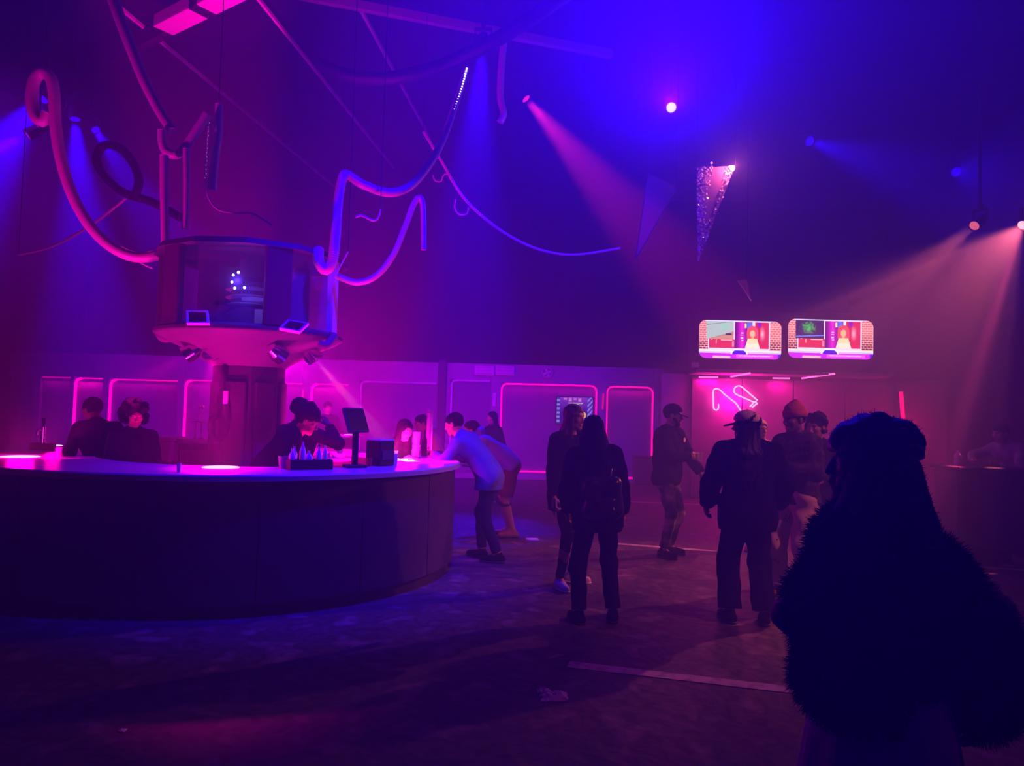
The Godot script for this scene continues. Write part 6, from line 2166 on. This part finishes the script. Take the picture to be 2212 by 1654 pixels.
	part(t, "screen_face", MB.new().box(p + Vector3(-0.005, 0.42, 0) + sb * Vector3(0, 0, 0.016), Vector3(0.27, 0.20, 0.004), sb, 0.001), M.blackgloss)
	# till drawer and boxes by the brightest patch
	p = on_y(818, 1006, top)
	t = thing("cash_register", "dark cash register on the counter left of the brightest patch", "cash register", p)
	part(t, "body", MB.new().box(p + Vector3(0, 0.115, -0.06), Vector3(0.19, 0.23, 0.20), Basis(Vector3.UP, 0.9), 0.012), M.black)
	part(t, "top_plate", MB.new().box(p + Vector3(0, 0.238, -0.06), Vector3(0.18, 0.016, 0.19), Basis(Vector3.UP, 0.9), 0.005), palep)
	part(t, "keys", MB.new().box(p + Vector3(0, 0.10, -0.06) + Basis(Vector3.UP, 0.9) * Vector3(0, 0, 0.104), Vector3(0.14, 0.09, 0.012), Basis(Vector3.UP, 0.9), 0.003), M.pod)
	p = on_y(836, 1004, top)
	t = thing("napkin_box", "pale box of napkins lit pink between the cash register and the brightest patch", "box", p)
	part(t, "box", MB.new().box(p + Vector3(0.02, 0.055, 0), Vector3(0.13, 0.11, 0.10), Basis(Vector3.UP, 0.6), 0.006), palep)
	part(t, "slot", MB.new().box(p + Vector3(0.02, 0.111, 0), Vector3(0.08, 0.004, 0.03), Basis(Vector3.UP, 0.6), 0.001), M.black)
	cup("short red cup beside the cash register", on_y(797, 1007, top), 0.03, 0.075, plain(Color(0.5, 0.03, 0.03), 0.4))
	var paper := plain(Color(0.8, 0.8, 0.8), 0.8)
	paper.backlight_enabled = true
	paper.backlight = Color(0.5, 0.5, 0.5)
	solo("napkin", "crumpled white napkin glaring on the brightest patch of the counter", "napkin", crumple(on_y(886, 993, top), 0.17, 0.15, 0.055, 3), paper)
	solo("napkin", "flat white napkin on the counter's brightest patch, nearer the cash register", "napkin", crumple(on_y(862, 998, top), 0.15, 0.10, 0.018, 9), paper)
	cup("clear cup standing in the glare beside the flat napkin", on_y(852, 995, top), 0.034, 0.10, clear)
	p = on_y(897, 989, top)
	for k in 2:
		var q := p + Vector3(0, 0.145 * k, 0)
		t = cup(["lower of the two stacked lit jars behind the napkins", "upper of the two stacked lit jars behind the napkins"][k], q, 0.052, 0.13, palep, "jar", "jar")
		part(t, "lid", MB.new().lathe([Vector2(0.0, 0.13), Vector2(0.056, 0.13), Vector2(0.056, 0.144), Vector2(0, 0.1445)], 18, Transform3D(Basis.IDENTITY, q)), M.white)
	# tall dispenser and its dark neighbour
	p = on_y(926, 982, top)
	t = thing("dispenser", "tall slim drink dispenser tower on the counter past the stacked jars", "dispenser", p)
	x = Transform3D(Basis.IDENTITY, p)
	part(t, "base", MB.new().lathe([Vector2(0, 0), Vector2(0.075, 0), Vector2(0.07, 0.03), Vector2(0.03, 0.05)], 18, x), M.black)
	part(t, "tube", MB.new().lathe([Vector2(0.036, 0.05), Vector2(0.036, 0.50), Vector2(0, 0.50)], 16, x), palep)
	part(t, "tap", MB.new().tube([p + Vector3(0, 0.09, 0.03), p + Vector3(0, 0.085, 0.09)], 0.01, 8), M.chrome)
	part(t, "cap", MB.new().sphere(p + Vector3(0, 0.53, 0), 0.04, 12), palep)
	bottle("dark tall bottle standing beside the drink dispenser", on_y(916, 985, top), 0.30, 0.036, M.blackgloss)
	solo("napkin", "small folded napkin standing like a tent near the man at the bar's end", "napkin", MB.new().prism(PackedVector2Array([Vector2(-0.06, 0), Vector2(0.06, 0), Vector2(0.0, 0.07)]), 0.09, Transform3D(Basis(Vector3.UP, 0.3), on_y(946, 987, top) + Vector3(0, 0, 0.04))), paper)
	# high table behind the bar
	var h0 := on_y(652, 943, 1.15)
	h0 = Vector3(at(657, 900, 11.8).x, 1.15, -11.8)
	var h1 := Vector3(at(762, 900, 13.6).x, 1.15, -13.6)
	var d := (h1 - h0).normalized()
	t = thing("high_table", "long pale-topped high table behind the bar in front of the server", "table", Vector3((h0.x + h1.x) / 2, 0, (h0.z + h1.z) / 2))
	var hb := Basis(d, Vector3.UP, d.cross(Vector3.UP))
	part(t, "tabletop", MB.new().box((h0 + h1) / 2 - Vector3(0, 0.02, 0), Vector3((h1 - h0).length(), 0.04, 0.5), hb, 0.01), M.counter)
	for f in [0.10, 0.55, 0.92]:
		var q := h0.lerp(h1, f)
		part(t, "leg", MB.new().box(Vector3(q.x, 0.555, q.z), Vector3(0.10, 1.11, 0.36), hb, 0.01), M.pod)
	glow_pool(t, h0.lerp(h1, 0.10) + Vector3(0, 0.0, 0.1), 0.09)  # bright spots on the table, put in as glowing discs too
	glow_pool(t, h0.lerp(h1, 0.92), 0.08)
	# far side high table
	p = floor_at(2118, 8.9)
	t = thing("high_table", "dark high table in the haze under the reaching figure's arms", "table", p)
	x = Transform3D(Basis.IDENTITY, p)
	part(t, "tabletop", MB.new().box(p + Vector3(0, 1.10, 0), Vector3(0.9, 0.04, 0.6), Basis.IDENTITY, 0.012), M.pod)
	part(t, "cloth", MB.new().box(p + Vector3(0, 0.62, 0), Vector3(0.84, 0.92, 0.54), Basis.IDENTITY, 0.03), M.pod)
	part(t, "foot", MB.new().box(p + Vector3(0, 0.08, 0), Vector3(0.5, 0.16, 0.4), Basis.IDENTITY, 0.02), M.black)
	bottle("pale bottle on the dark high table in the haze", p + Vector3(-0.30, 1.12, 0.05), 0.20, 0.04, palep)
	# litter on the floor
	solo("litter", "crumpled pale wrapper on the floor before the long painted line, the larger one", "litter", crumple(ground(1198, 1505), 0.15, 0.13, 0.035, 5), paper)
	solo("litter", "crumpled pale scrap on the floor, the smaller one beside the larger wrapper", "litter", crumple(ground(1174, 1492), 0.075, 0.05, 0.025, 6), paper)
	solo("litter", "flat pale scrap on the floor between the bar's end and the pair of women", "litter", crumple(ground(1150, 1164), 0.16, 0.14, 0.012, 7), paper)
	solo("litter", "tiny pale fleck on the dark floor before the bar", "litter", crumple(ground(265, 1578), 0.03, 0.035, 0.008, 8, 4), paper)
